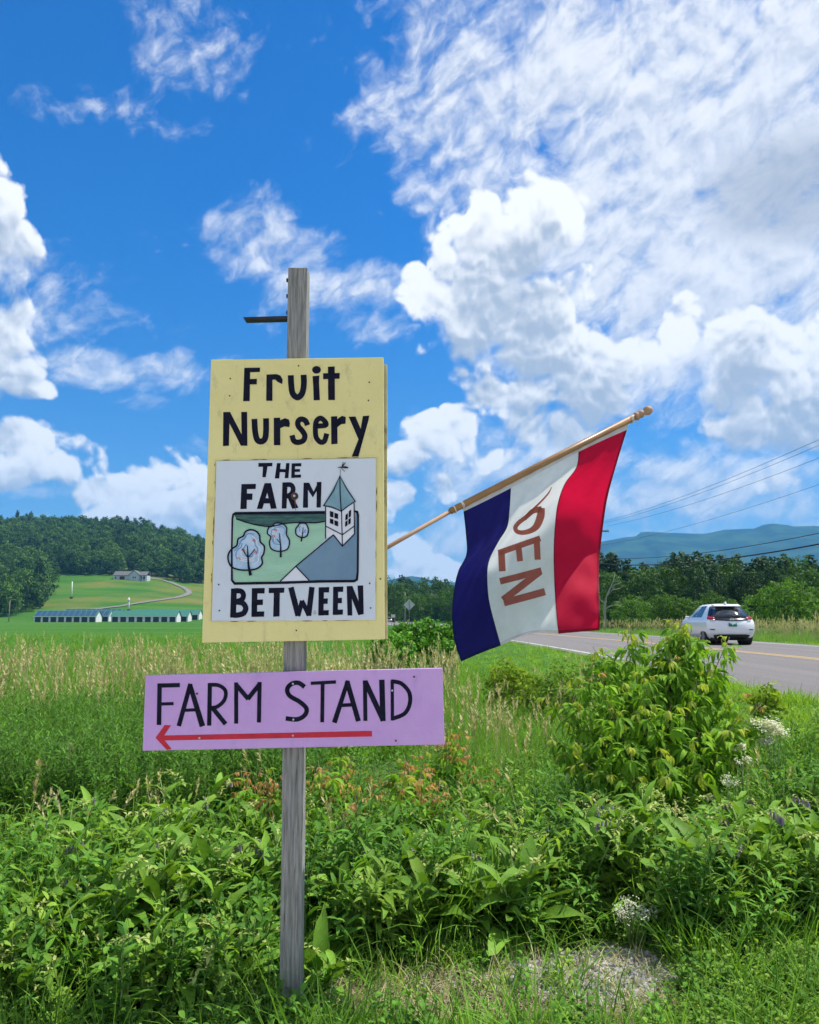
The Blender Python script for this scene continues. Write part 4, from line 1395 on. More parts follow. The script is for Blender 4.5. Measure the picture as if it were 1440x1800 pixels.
letters_b = [
    [P_((457, 135), (556, 134), (555, 158), (457, 163)), P_((490, 150), (523, 150), (509, 236), (485, 236))],
    [P_((588, 136), (614, 136), (604, 244), (572, 244)), P_((652, 136), (677, 136), (668, 242), (642, 242)), P_((600, 177), (656, 179), (655, 201), (598, 199))],
    bars(691, 138, 69, 102, 25, 21),
    [P_((338, 284), (378, 284), (375, 458), (330, 460)), P_((338, 284), (440, 282), (438, 318), (338, 320)), P_((370, 350), (416, 350), (414, 395), (370, 395))],
    [P_((500, 278), (540, 278), (485, 458), (446, 458)), P_((505, 277), (546, 277), (586, 455), (545, 458)), P_((488, 383), (555, 383), (562, 420), (476, 420))],
    [P_((626, 272), (662, 271), (655, 455), (621, 456)), S_([(645, 288), (685, 289), (702, 316), (690, 352), (650, 372)], 33, 1), P_((655, 360), (692, 358), (739, 450), (695, 458))],
    [P_((775, 275), (806, 275), (806, 450), (770, 450)), P_((775, 274), (814, 274), (846, 338), (840, 378)), P_((878, 270), (846, 336), (840, 378), (888, 296)), P_((868, 270), (901, 268), (896, 448), (866, 449))],
    [P_((265, 1018), (306, 1018), (299, 1222), (258, 1223)), S_([(285, 1034), (335, 1037), (352, 1066), (338, 1098), (295, 1110)], 36, 1), S_([(290, 1112), (345, 1120), (368, 1155), (354, 1190), (318, 1204), (280, 1206)], 38, 1)],
    bars(411, 1016, 91, 202, 40, 37),
    [P_((530, 1014), (641, 1012), (638, 1048), (530, 1051)), P_((566, 1040), (608, 1040), (606, 1214), (561, 1217))],
    [S_([(686, 1010), (737, 1210)], 40), S_([(735, 1212), (766, 1104)], 32), S_([(762, 1104), (814, 1208)], 32), S_([(810, 1210), (834, 1008)], 38)],
    bars(881, 1010, 75, 198, 38, 36), bars(983, 1006, 72, 198, 36, 36),
    [P_((1078, 1002), (1112, 1000), (1118, 1208), (1084, 1208)), P_((1080, 1002), (1118, 1000), (1198, 1198), (1160, 1206)), P_((1154, 998), (1194, 996), (1198, 1200), (1166, 1170))]]
for sh in letters_b:
    paint('letter', sh, B, YP - .0004, m_ink, panel)
paint('rust_stain', [P_(*[(712 + 27 * math.cos(t), 369 + 27 * math.sin(t)) for t in np.linspace(0, 6.28, 18, endpoint=False)]), S_([(712, 372), (716, 420), (720, 470)], [14, 9, 2])], B, YP - .0014, m_rust, panel)
screw(B, (712, 369), YP - .003, panel, .0125)
screw(B, (709, 366), YP - .0065, panel, .0055, m_steel)
for p in ((178, 990), (183, 1173), (1240, 982), (1247, 1155)):
    screw(B, p, YS - .006, panel)
paint('chipped_paint', [P_((845, 1180), (852, 1168), (862, 1175), (865, 1195), (855, 1203), (843, 1197))], B, YP - .0016, m_steel, panel)

YB = 3.425
arrow_sign = board('arrow_sign', [C((65, 145)), C((1384, 112)), C((1394, 452)), C((52, 480))], YB, YB + .022, m_purple)
tag(arrow_sign, 'lilac board reading Farm Stand with a red arrow pointing left', 'sign')
letters_c = [
    [S_([(128, 181), (125, 365)], 20), S_([(118, 190), (218, 188)], 19), S_([(130, 272), (190, 270)], 14)],
    [S_([(265, 182), (213, 370)], [20, 20]), S_([(262, 184), (318, 371)], [20, 25]), S_([(235, 300), (297, 297)], 14)],
    [S_([(351, 180), (348, 368)], 19), S_([(345, 187), (390, 189), (420, 213), (416, 253), (385, 283), (352, 290)], 17, 1), S_([(360, 286), (421, 361)], 20)],
    [S_([(468, 176), (468, 359)], 18), S_([(466, 184), (522, 250)], 20), S_([(519, 250), (575, 180)], 20), S_([(572, 174), (569, 354)], 18)],
    [S_([(772, 196), (745, 178), (715, 182), (695, 205), (705, 235), (750, 262), (780, 292), (772, 322), (738, 340), (688, 336)], 20, 1)],
    [S_([(799, 180), (911, 174)], 15), S_([(852, 178), (850, 353)], 17)],
    [S_([(964, 168), (904, 355)], [18, 22]), S_([(960, 170), (1011, 348)], 22), S_([(930, 278), (990, 275)], 16)],
    [S_([(1040, 167), (1042, 347)], 18), S_([(1040, 170), (1122, 346)], 23), S_([(1115, 164), (1120, 348)], 24)],
    [S_([(1161, 166), (1162, 345)], 15), S_([(1156, 171), (1200, 180), (1236, 220), (1239, 270), (1215, 315), (1160, 338)], 18, 1)]]
for sh in letters_c:
    paint('letter', sh, C, YB - .0012, m_ink, arrow_sign)
paint('arrow', [P_((140, 412), (1071, 391), (1071, 416), (140, 434)), P_((110, 422), (150, 365), (178, 367), (141, 422)), P_((110, 422), (141, 422), (181, 472), (160, 476))], C, YB - .0012, m_redp, arrow_sign)
for p, mt in (((294, 226), m_dark), ((305, 423), m_steel), ((720, 412), m_steel), ((722, 341), m_steel), ((720, 182), m_steel), ((1161, 212), m_steel), ((1177, 435), m_rust), ((1258, 151), m_dark)):
    screw(C, p, YB - .0014, arrow_sign, .0042, mt)

# ------------------------------------------------------------------ flag on its slanting staff
YF = lambda x: 3.50 + (x - 545) / 600 * 0.26
pp = lambda x, y: px(x, y, YF(x))
m_staff = pmat('varnished_staff_wood', (0.25, 0.135, 0.05), (0.33, 0.19, 0.075), 8, 5, 0.4, 0.4, stretch=(1, 1, 1))
m_dowel = pmat('bare_dowel_wood', (0.33, 0.20, 0.12), (0.40, 0.26, 0.165), 8, 5, 0.6)
m_string = pmat('white_cord', (0.6, 0.58, 0.54), None, 1, 1, 0.8)
staff = MB().tube([pp(548, 1038), pp(681, 962), pp(796, 896.5)], .0098, 12).build('flag_staff', m_dowel, None, True)
tag(staff, 'slanting wooden flag staff with ball end reaching out from behind the sign', 'flagpole')
MB().tube([pp(792, 898.5), pp(950, 817), pp(1116, 733)], .0152, 14).build('rotating_sleeve', m_staff, staff, True)
a, b = pp(1116, 733), pp(1147, 717.5)
dv = (b - a)
MB().tube([a + dv * t for t in (0, .08, .14, .2, .28, .36, .44, .52, .56, .64, .74, .86, .95, 1.0)], [.016, .020, .020, .014, .019, .020, .015, .012, .014, .020, .0225, .019, .011, .002], 16).build('ball_finial', m_dowel, staff, True)
for x_ in (799, 812, 814, 1109, 1111):
    c_, d_ = pp(x_, 895.5 - (x_ - 799) * .509 + .5), (pp(1116, 733) - pp(792, 898.5)).normalized()
    u_ = d_.orthogonal().normalized(); w_ = d_.cross(u_)
    MB().tube([c_ + (u_ * math.cos(t) + w_ * math.sin(t)) * .0172 + d_ * .002 * math.sin(t) for t in np.linspace(0, 6.283, 17)], .0018, 5, False).build('tie_cord', m_string, staff, True)
q = pp(1122, 741)
MB().tube([q + Vector((.006 * math.sin(t), 0, .012 * math.cos(t) - .006)) for t in np.linspace(0, 6.283, 15)], .0011, 5, False).build('snap_clip', m_steel, staff)

E4 = [[(814, 891), (819, 938), (820, 974), (806, 1003), (799, 1032), (795, 1070), (796, 1106), (802, 1137), (811, 1163)],
      [(898, 850), (895, 897), (891, 927), (875, 954), (860, 984), (856, 1012), (859, 1055), (870, 1100), (880, 1135)],
      [(1019, 788), (1015, 820), (994, 850), (982, 885), (977, 926), (975, 970), (976, 1020), (979, 1072), (983, 1114)],
      [(1106, 744), (1085, 812), (1068, 875), (1059, 935), (1054, 985), (1053, 1020), (1053, 1050), (1055, 1082), (1054, 1108)]]
SK = np.array([0, .29, .71, 1.0])


def cat(arr, t):
    n_ = len(arr) - 1
    x_ = min(max(t, 0), 1) * n_
    i = min(int(x_), n_ - 1); f_ = x_ - i
    p = [np.array(arr[max(0, min(n_, i + k))], float) for k in (-1, 0, 1, 2)]
    return .5 * (2 * p[1] + (p[2] - p[0]) * f_ + (2 * p[0] - 5 * p[1] + 4 * p[2] - p[3]) * f_ ** 2 + (3 * p[1] - p[0] - 3 * p[2] + p[3]) * f_ ** 3)


def flag_px(s, t):
    c4 = [cat(e, t) for e in E4]
    # straight along the bottom hems, lightly curved between
    out = np.zeros(2)
    for i in range(4):
        w = 1.0
        for j in range(4):
            if j != i:
                w *= (s - SK[j]) / (SK[i] - SK[j])
        out += w * c4[i]
    lin = np.array([np.interp(s, SK, [c[k] for c in c4]) for k in (0, 1)])
    return out * .6 + lin * .4 + np.array([0, -9 * math.sin(math.pi * min(1, max(0, (s - .29) / .42))) * t ** 6])


def flag_depth(s, t, xp):
    y = 3.50 + (812 + 293 * s - 545) / 600 * .26
    y += t * .10 + .11 * math.sin(5.2 * t - 1.6 + 1.1 * s) * min(1, t * 3) + .03 * math.sin(9 * t + 5 * s) * t
    y += .006 * math.sin(46 * (s * .8 + t * .62) + 2.5 * math.sin(7 * s - 4 * t)) * min(1, t * 6) * (1 - .5 * t) + .005 * math.sin(30 * (t * .9 - s * .5) + 2 + math.sin(9 * s)) * t + .0022 * math.sin(95 * (s * .7 + t * .5) + 3 * math.sin(5 * t)) * (1 - .6 * t)
    return y


def flag_pt(s, t, off=0.0):
    q = flag_px(s, t)
    p = px(q[0], q[1], flag_depth(s, t, q[0]))
    return Vector((p.x, p.y + off, p.z))


def clothmat(name, col, tr):
    m = pmat(name, col, tuple(c * .9 for c in col), 30, 4, 0.7, 0.2, 0.2, 900)
    X.nt = m.node_tree
    bs, out = m.node_tree.nodes['Principled BSDF'], m.node_tree.nodes['Material Output']
    t_ = X.node('ShaderNodeBsdfTranslucent'); t_.inputs['Color'].default_value = (*[min(1, c * 1.05) for c in col], 1)
    mx = X.node('ShaderNodeMixShader'); mx.inputs[0].default_value = tr
    X.nt.links.new(bs.outputs[0], mx.inputs[1]); X.nt.links.new(t_.outputs[0], mx.inputs[2]); X.nt.links.new(mx.outputs[0], out.inputs[0])
    return m


m_fblue, m_fwhite, m_fred = clothmat('navy_flag_cloth', (0.013, 0.013, 0.135), .40), clothmat('white_flag_cloth', (0.86, 0.87, 0.83), .48), clothmat('red_flag_cloth', (0.62, 0.006, 0.045), .42)
m_hblue, m_hwhite, m_hred = clothmat('navy_hem', (0.008, 0.009, 0.075), .25), clothmat('white_hem', (0.66, 0.66, 0.62), .25), clothmat('red_hem', (0.24, 0.006, 0.025), .25)
m_ftext = clothmat('brown_red_print', (0.42, 0.135, 0.095), .35)
flag = empty('open_flag', pp(958, 813))
fl = flag.location


def fpatch(name, s0, s1, t0, t1, mat, off=0.0, ns=24, ntt=60, parent=flag):
    v = [flag_pt(s, t, off) - fl for t in np.linspace(t0, t1, ntt) for s in np.linspace(s0, s1, ns)]
    f = [(i * ns + k, i * ns + k + 1, (i + 1) * ns + k + 1, (i + 1) * ns + k) for i in range(ntt - 1) for k in range(ns - 1)]
    return MB().add(v, f).build(name, mat, parent, True)


bl = fpatch('blue_band', 0, .29, 0, 1, m_fblue)
wh = fpatch('white_band', .29, .71, 0, 1, m_fwhite)
rd = fpatch('red_band', .71, 1, 0, 1, m_fred)
for par, s0, s1, mt in ((bl, 0, .29, m_hblue), (wh, .29, .71, m_hwhite), (rd, .71, 1, m_hred)):
    for off in (-.0012, .0012):
        fpatch('hem', s0, s1, .974, 1, mt, off, ns=20, ntt=4, parent=par)
fpatch('hem', 0, .012, 0, 1, m_hblue, -.0015, ns=3, parent=bl)
fpatch('hem', .986, 1, 0, 1, m_hred, -.0015, ns=3, parent=rd)
fpatch('seam', .704, .712, 0, 1, m_hred, -.0018, ns=3, parent=rd)
fpatch('seam', .287, .293, 0, 1, m_hblue, -.0018, ns=3, parent=bl)
fpatch('header_sleeve', 0, 1, 0, .03, m_hwhite, -.0022, ns=60, ntt=4)
gridp = [(s, t, *flag_px(s, t)) for s in np.linspace(.28, .72, 60) for t in np.linspace(0, 1, 120)]
ga = np.array(gridp)


def on_flag(x_, y_, off):
    d2 = (ga[:, 2] - x_) ** 2 + (ga[:, 3] - y_) ** 2
    k4 = np.argpartition(d2, 6)[:6]
    w = 1 / (d2[k4] + 1e-3); w /= w.sum()
    s, t = (ga[k4, 0] * w).sum(), (ga[k4, 1] * w).sum()
    p = px(x_, y_, flag_depth(s, t, x_) + off)
    return p - fl


Dc = lambda p: (670 + p[0] / 2.88, 690 + p[1] / 2.88)
for strokes in ([([(864, 478), (846, 512), (806, 556), (764, 598), (728, 640)], [3, 8, 9, 12, 20], 1)],
                [([(812, 584), (808, 625), (790, 672), (762, 697), (722, 709), (690, 704), (680, 684), (698, 658), (735, 630), (770, 600), (814, 590)], [34, 40, 36, 28, 24, 22, 22, 22, 22, 26, 32], 1)],
                [([(595, 812), (700, 775), (806, 738)], 30), ([(609, 800), (614, 905)], 34), ([(695, 770), (704, 854)], 30), ([(788, 735), (793, 846)], 31)],
                [([(602, 956), (705, 930), (812, 901)], 33), ([(806, 905), (712, 978), (618, 1050)], 36), ([(622, 1064), (725, 1037), (830, 1008)], 37)]):
    mb = MB()
    for k, st in enumerate(strokes):
        pts = smooth_pts(st[0], 4) if len(st) > 2 else [Vector(st[0][i]).lerp(Vector(st[0][i + 1]), u) for i in range(len(st[0]) - 1) for u in np.linspace(0, 1, 9, endpoint=(i == len(st[0]) - 2))]
        w = st[1]
        if hasattr(w, '__len__'):
            w = list(np.interp(np.linspace(0, 1, len(pts)), np.linspace(0, 1, len(w)), w))
        Lp, Rp = ribbon(pts, w)
        rows = [[l.lerp(r_, u) for u in (0, .33, .67, 1)] for l, r_ in zip(Lp, Rp)]
        v = [on_flag(*Dc(p), -.0016 - .0004 * k) for row in rows for p in row]
        mb.add(v, [(i * 4 + j, i * 4 + j + 1, (i + 1) * 4 + j + 1, (i + 1) * 4 + j) for i in range(len(rows) - 1) for j in range(3)])
    mb.build('letter', m_ftext, wh)
tag(flag, 'navy white and red flag reading OPEN hanging from the slanting staff', 'flag')


# ------------------------------------------------------------------ vegetation
G_comfrey = leafmat('comfrey_leaf', (0.082, 0.195, 0.022), (0.198, 0.364, 0.037), 0.30, 0.42, scale=3.0, rough=0.6, spec=0.2, mottle=True)
G_comfrey_y = leafmat('yellowing_leaf', (0.13, 0.27, 0.025), (0.24, 0.36, 0.045), 0.42, 0.25, scale=3.0)
G_weed = leafmat('weed_leaf', (0.058, 0.168, 0.022), (0.140, 0.310, 0.037), 0.36, 0.35, scale=1.2)
G_weed_pale = leafmat('pale_weed_leaf', (0.140, 0.275, 0.037), (0.272, 0.424, 0.056), 0.38, 0.3, scale=1.2)
G_grass = leafmat('grass_blade', (0.082, 0.216, 0.022), (0.206, 0.383, 0.044), 0.40, 0.35, scale=.8)
G_verge = leafmat('mown_verge_grass', (0.157, 0.316, 0.028), (0.288, 0.464, 0.050), 0.40, 0.3, scale=.5)
G_tan = leafmat('dry_seed_head', (0.43, 0.40, 0.19), (0.58, 0.54, 0.30), 0.30, 0.25, scale=1.0)
G_elder = leafmat('box_elder_leaf', (0.107, 0.248, 0.022), (0.239, 0.431, 0.037), 0.42, 0.25, scale=2.5)
G_young = leafmat('young_yellow_leaf', (0.28, 0.42, 0.040), (0.38, 0.42, 0.065), 0.42, 0.2, scale=4.0)
G_orange = leafmat('young_orange_leaf', (0.46, 0.22, 0.085), (0.50, 0.32, 0.12), 0.40, 0.2, scale=4.0)
G_lime = leafmat('lime_bush_leaf', (0.17, 0.30, 0.025), (0.30, 0.40, 0.040), 0.42, 0.25, scale=2.0)
G_shrub = leafmat('shrub_leaf', (0.072, 0.217, 0.026), (0.174, 0.392, 0.043), 0.36, 0.35, scale=1.0)
m_stem = pmat('green_stem', (0.13, 0.22, 0.05), (0.20, 0.28, 0.08), 6, 3, 0.6)
m_twig = pmat('brown_twig', (0.16, 0.115, 0.065), (0.24, 0.18, 0.11), 6, 4, 0.8)
m_bell = leafmat('mauve_bell_flower', (0.22, 0.18, 0.29), (0.38, 0.32, 0.44), 0.3, 0.2)
m_bud = leafmat('pale_green_bud', (0.33, 0.42, 0.10), (0.45, 0.50, 0.18), 0.3, 0.2)
m_wflower = leafmat('white_blossom', (0.70, 0.72, 0.58), (0.80, 0.80, 0.72), 0.3, 0.1)
m_yflower = leafmat('yellow_blossom', (0.75, 0.55, 0.02), (0.80, 0.65, 0.04), 0.3, 0.1)


def blade(L, W, droop=.4, rise=.5, n=5, fold=.25, shape='ovate', twist=0.0, wave=0.0, r=None):
    """a leaf along +Y with its stalk at the origin: verts (k,3), quads"""
    v, f = [], []
    y = z = 0.0
    ang = math.atan(rise)
    for i in range(n + 1):
        t = i / n
        if shape == 'ovate':
            w = W * (math.sin(math.pi * min(1, t * .97 + .03)) ** .75) * (1.15 - .55 * t)
        elif shape == 'lance':
            w = W * math.sin(math.pi * (t * .94 + .06)) ** .9
        else:
            w = W * (1 - t ** 1.6) + W * .03
        if i:
            a = ang - droop * (t - .5 / n) * 1.9
            y += L / n * math.cos(a); z += L / n * math.sin(a)
        wv = wave * W * math.sin(i * 2.4)
        tw = twist * t
        for s in (-1, 0, 1):
            dx, dz = s * w / 2, abs(s) * w * fold / 2 + wv * s
            v.append((dx * math.cos(tw) - dz * math.sin(tw) * .4, y, z + dz * math.cos(tw) + dx * math.sin(tw)))
    for i in range(n):
        for k in (0, 1):
            a = i * 3 + k
            f.append((a, a + 1, a + 4, a + 3))
    return np.array(v), np.array(f)


def rot_m(yaw, pitch=0.0, roll=0.0):
    return np.array(Matrix.Rotation(yaw, 3, 'Z') @ Matrix.Rotation(pitch, 3, 'X') @ Matrix.Rotation(roll, 3, 'Y'))


class NB:
    """collects quads as arrays, with a material slot for each"""
    def __init__(s): s.v, s.f, s.m, s.n = [], [], [], 0

    def add(s, v, f, mi=0, M=None, t=(0, 0, 0)):
        v = np.asarray(v, float)
        if M is not None:
            v = v @ np.asarray(M).T
        s.v.append(v + np.asarray(t, float)); s.f.append(np.asarray(f) + s.n)
        s.m.append(np.full(len(f), mi)); s.n += len(v)

    def rod(s, pts, r0, r1, mi=0, k=3):
        mb = MB().tube(pts, list(np.linspace(r0, r1, len(pts))), k, False)
        s.add(mb.v, mb.f, mi)

    def mesh(s, name, mats, smooth=True):
        me = np_mesh(name, np.concatenate(s.v), np.concatenate(s.f), None, smooth)
        for m in (mats if isinstance(mats, (list, tuple)) else [mats]):
            me.materials.append(m)
        me.polygons.foreach_set('material_index', np.concatenate(s.m).astype(np.int32))
        return me


R2 = random.Random(21)
U = R2.uniform


def grass_tuft(n, h, w, spread, lean, mat, r):
    nb = NB()
    for k in range(n):
        v, f = blade(h * r.uniform(.55, 1.1), w * r.uniform(.7, 1.2), r.uniform(.2, 1.0) * lean, 3.0, 4, .2, 'grass')
        a = r.uniform(0, 6.28); d = spread * r.random() ** .5
        nb.add(v, f, 0, rot_m(a, r.uniform(-.15, .25)), (math.cos(a + 2) * d, math.sin(a + 2) * d, 0))
    return nb.mesh('grass_tuft', mat)


def seed_grass(r, n=4):
    nb = NB()
    for k in range(n):
        a = r.uniform(0, 6.28); h = r.uniform(.75, 1.12); ln = r.uniform(.03, .16)
        d = r.uniform(0, .16)
        bx, by = math.cos(a + 1) * d, math.sin(a + 1) * d
        p = [(bx + math.cos(a) * ln * t * t * h, by + math.sin(a) * ln * t * t * h, h * t) for t in (0, .5, .8)]
        nb.rod(p, .0026, .0018, 1)
        top = p[-1]
        for j in range(9):
            t = j / 8
            c = (top[0] + math.cos(a) * ln * .5 * t * h, top[1] + math.sin(a) * ln * .5 * t * h, top[2] + t * h * .2)
            s = .017 * math.sin(math.pi * (t * .85 + .12)) + .003
            for q in range(2):
                M = rot_m(r.uniform(0, 6.28), r.uniform(.6, 1.2))
                v, f = blade(s * 3.2, s * 1.1, .1, .2, 2, .1, 'lance')
                nb.add(v, f, 1, M, c)
    for k in range(7):
        v, f = blade(r.uniform(.35, .7), .010, r.uniform(.3, .9), 3.0, 4, .2, 'grass')
        nb.add(v, f, 0, rot_m(r.uniform(0, 6.28), r.uniform(-.1, .2)), (r.uniform(-.1, .1), r.uniform(-.1, .1), 0))
    return nb.mesh('seed_grass', [G_grass, G_tan])


def leafy_weed(r, h, n, L, W, mat, bush=1, droop=.6):
    nb = NB()
    for b in range(bush):
        a0 = r.uniform(0, 6.28); ln = r.uniform(.02, .16) * h
        d = .05 * b
        P0 = np.array([math.cos(a0) * d, math.sin(a0) * d, 0])
        hh = h * r.uniform(.8, 1.08)
        pt = lambda t: P0 + np.array([math.cos(a0) * ln * t * t, math.sin(a0) * ln * t * t, hh * t])
        nb.rod([pt(0), pt(.5), pt(1)], .0035, .0015, 1)
        for k in range(n):
            t = .12 + .88 * (k + r.random()) / n
            v, f = blade(L * r.uniform(.7, 1.15) * (1.1 - .5 * t), W * r.uniform(.8, 1.2) * (1.05 - .4 * t), r.uniform(.3, 1) * droop, r.uniform(.2, 1.0) + t * .6, 4, .25, 'lance')
            nb.add(v, f, 0, rot_m(k * 2.4 + r.uniform(-.4, .4), r.uniform(-.2, .2)), pt(t))
    return nb.mesh('leafy_weed', [mat, m_stem])


T_short = [grass_tuft(16, .13, .0055, .07, 1.1, G_grass, R2) for _ in range(3)]
T_mid = [grass_tuft(16, .32, .0075, .07, 1.0, G_grass, R2) for _ in range(4)]
T_tall = [grass_tuft(16, .62, .0095, .09, .9, G_grass, R2) for _ in range(4)]
T_verge = [grass_tuft(22, .15, .007, .14, 1.0, G_verge, R2) for _ in range(3)]
T_seed = [seed_grass(R2, 4) for _ in range(5)]
T_gold = [leafy_weed(R2, .72, 34, .105, .016, G_weed, 2) for _ in range(5)]
T_weed = [leafy_weed(R2, .42, 14, .10, .034, G_weed, 2) for _ in range(3)] + [leafy_weed(R2, .36, 12, .08, .030, G_weed_pale, 2) for _ in range(3)]
T_low = [leafy_weed(R2, .16, 9, .055, .030, G_weed, 3, 1.0) for _ in range(3)] + [leafy_weed(R2, .14, 9, .035, .022, G_weed_pale, 3, 1.0) for _ in range(3)]


def sow(name, templates, n, region, zs=(.8, 1.2), tilt=.1, weights=None, sink=.02, label=None, keep=None):
    """region(n) gives x, y; heights follow the ground"""
    x, y = region(n)
    ok = np.ones(len(x), bool)
    if keep is not None:
        ok = keep(x, y)
    x, y = x[ok], y[ok]
    k = len(x)
    s = rng.uniform(zs[0], zs[1], k)
    p = None if weights is None else np.array(weights) / sum(weights)
    scatter(name, templates, np.stack([x, y, ground_z(x, y) - sink], -1), rnd_rot(k, tilt), np.stack([s, s, s * rng.uniform(.85, 1.15, k)], -1), rng.choice(len(templates), k, p=p), label=label)


def wedge(xp0, xp1, Y0, Y1, power=1.0):
    """points of the ground between two photo columns and two distances, denser near"""
    def f(n):
        y = Y0 * (Y1 / Y0) ** (rng.random(n) ** power)
        return (rng.uniform(xp0, xp1, n) - CX) / F_PX * y, y
    return f


def off_road(m=0.15):
    return lambda x, y: x < road_x(y) - HALF - m


def clear(x, y):
    return (((x - .72) / .52) ** 2 + ((y - 3.76) / .44) ** 2 < 1 + .35 * np.sin(x * 17) * np.sin(y * 23))


def bare(x, y):
    """open gravel and straw at the foot of the bank"""
    return (((x - .83) / .40) ** 2 + ((y - 3.92) / .33) ** 2 < 1) | (((x - .10) / .60) ** 2 + ((y - 3.72) / .32) ** 2 < 1 + .4 * np.sin(x * 21) * np.sin(y * 19))


# meadow and verge
sow('meadow_grass', T_mid + T_tall, 9000, wedge(-160, 1240, 9, 75, .8), (.8, 1.4), .12, keep=lambda x, y: (x < road_x(y) - HALF - 3.0))
sow('verge_grass', T_verge, 18000, wedge(560, 1900, 5.0, 95, .9), (.8, 1.5), .15, keep=lambda x, y: (x < road_x(y) - HALF - .02) & (x > road_x(y) - HALF - 4.2 - 1.2 * np.sin(y * .7)))
sow('far_verge_grass', T_tall + T_seed + T_mid, 6500, wedge(860, 1700, 30, 90, 1.0), (.7, 1.25), .12, keep=lambda x, y: (x > road_x(y) + HALF + .9))
sow('far_verge_turf', T_verge, 2500, wedge(860, 1700, 27, 80, 1.0), (.8, 1.6), .12, keep=lambda x, y: (x > road_x(y) + HALF + .05) & (x < road_x(y) + HALF + 2.0))

def patchy(x, y, sc_, thr, seed=0.0):
    return np.array([mnoise.noise((a * sc_ + seed, b * sc_ * .6, seed)) for a, b in zip(x, y)]) > thr


sow('dry_seed_grass', T_seed + T_tall[:2], 4200, wedge(-170, 800, 9.5, 24, .9), (.70, 1.12), .14, weights=[.17] * 5 + [2.2] * 2, keep=lambda x, y: patchy(x, y, .35, -.30) & (x < road_x(y) - HALF - 3.6))
sow('mixed_seed_grass', T_seed + T_tall + T_mid, 1900, wedge(740, 1060, 6.8, 15, .9), (.55, .85), .14, weights=[.08] * 5 + [1] * 8)
sow('goldenrod_thicket', T_gold, 1500, wedge(-190, 560, 5.8, 11, 1.0), (.82, 1.18), .10)
sow('undergrowth', T_weed + T_mid, 1200, wedge(-170, 1560, 4.5, 8.5, .9), (.8, 1.25), .16, keep=lambda x, y: (~bare(x, y)) & (x < road_x(y) - HALF - 1.2))
sow('weeds_by_verge', T_weed + T_tall, 1500, wedge(900, 1850, 5.0, 9.5, .9), (.6, .95), .16, keep=off_road(1.6))
# foot of the bank
sow('bank_weeds', T_weed, 330, wedge(-140, 500, 3.42, 5.0), (.7, 1.15), .22)
sow('bank_weeds_right', T_weed, 90, wedge(520, 1560, 4.05, 5.2), (.7, 1.1), .22, keep=lambda x, y: ~bare(x, y))
sow('short_grass', T_short + T_mid[:2], 5200, wedge(-200, 1800, 3.1, 4.35), (.7, 1.35), .25, weights=[1, 1, 1, .22, .22], keep=lambda x, y: (~(bare(x, y) | clear(x, y)) | (rng.random(len(x)) < .07)) & ((x > -.45) | (rng.random(len(x)) < .45)))
sow('ground_cover', T_low, 1000, wedge(-100, 1560, 3.2, 4.4), (.6, 1.2), .25, keep=lambda x, y: ~(bare(x, y) | clear(x, y)) | (rng.random(len(x)) < .07))
sow('clover_bank', T_low[3:] + T_short, 2600, wedge(1100, 1900, 3.1, 5.2), (.7, 1.25), .2, keep=lambda x, y: ~(bare(x, y) | clear(x, y)))

T_lance = [leafy_weed(R2, .50, 16, .17, .034, G_weed, 3, .9) for _ in range(3)] + [leafy_weed(R2, .46, 14, .15, .030, G_weed_pale, 3, .8) for _ in range(3)]
T_fern = [leafy_weed(R2, .34, 30, .07, .012, G_weed_pale, 3, .6) for _ in range(2)]
sow('lance_weeds', T_lance + T_fern, 420, wedge(-140, 1560, 4.1, 5.9), (.7, 1.2), .2, keep=lambda x, y: ~bare(x, y))
sow('brown_stems', [seed_grass(R2, 3) for _ in range(2)], 26, wedge(-100, 1500, 4.6, 6.4), (.5, .7), .3)
T_arch = [grass_tuft(34, .62, .010, .06, 1.6, G_grass, R2) for _ in range(3)]
sow('arching_grass', T_arch, 70, wedge(770, 900, 4.3, 5.2), (.7, 1.05), .15)
sow('arching_grass_left', T_arch, 110, wedge(-100, 230, 3.8, 5.4), (.7, 1.1), .15)
sow('tall_weeds', T_gold + T_weed, 260, wedge(520, 1560, 4.9, 6.6), (.6, .95), .15, keep=off_road(1.8))
sow('grass_among_comfrey', T_mid + T_tall, 420, wedge(-100, 1560, 4.2, 6.0), (.7, 1.15), .18, keep=lambda x, y: ~bare(x, y))

T_dry = [grass_tuft(9, .16, .004, .06, 1.3, G_tan, R2) for _ in range(2)]
sow('dry_grass', T_dry, 240, wedge(430, 1150, 3.3, 4.1), (.6, 1.3), .3)

# gravel and straw
stones = []
m_stone = [pmat('grey_stone', (0.22, 0.215, 0.20), (0.31, 0.30, 0.28), 60, 4, 0.85, rand=.35), pmat('pale_stone', (0.33, 0.32, 0.295), (0.45, 0.43, 0.40), 60, 4, 0.85, rand=.25), pmat('brown_stone', (0.22, 0.19, 0.15), (0.31, 0.27, 0.22), 60, 4, 0.85, rand=.3)]
for k in range(9):
    bm = bmesh.new()
    bmesh.ops.create_icosphere(bm, subdivisions=1, radius=1.0)
    for v in bm.verts:
        v.co *= U(.72, 1.2)
        v.co.z *= .7; v.co.x *= 1.2
    me = bpy.data.meshes.new('stone'); bm.to_mesh(me); bm.free()
    me.materials.append(m_stone[k % 3]); stones.append(me)
gv = empty('gravel_heap', (0, 0, 0)) if False else None
n = 9500
a = rng.uniform(0, 6.283, n); q = rng.random(n) ** .5
wob = 1 + .22 * np.sin(a * 3 + 1.0) + .14 * np.sin(a * 5 + 2.2) + .08 * np.sin(a * 11)
q = q + rng.exponential(.09, n)
gxx, gyy = .82 + np.cos(a) * q * .44 * wob, 3.95 + np.sin(a) * q * .28 * wob
ex = rng.random(n) < .12
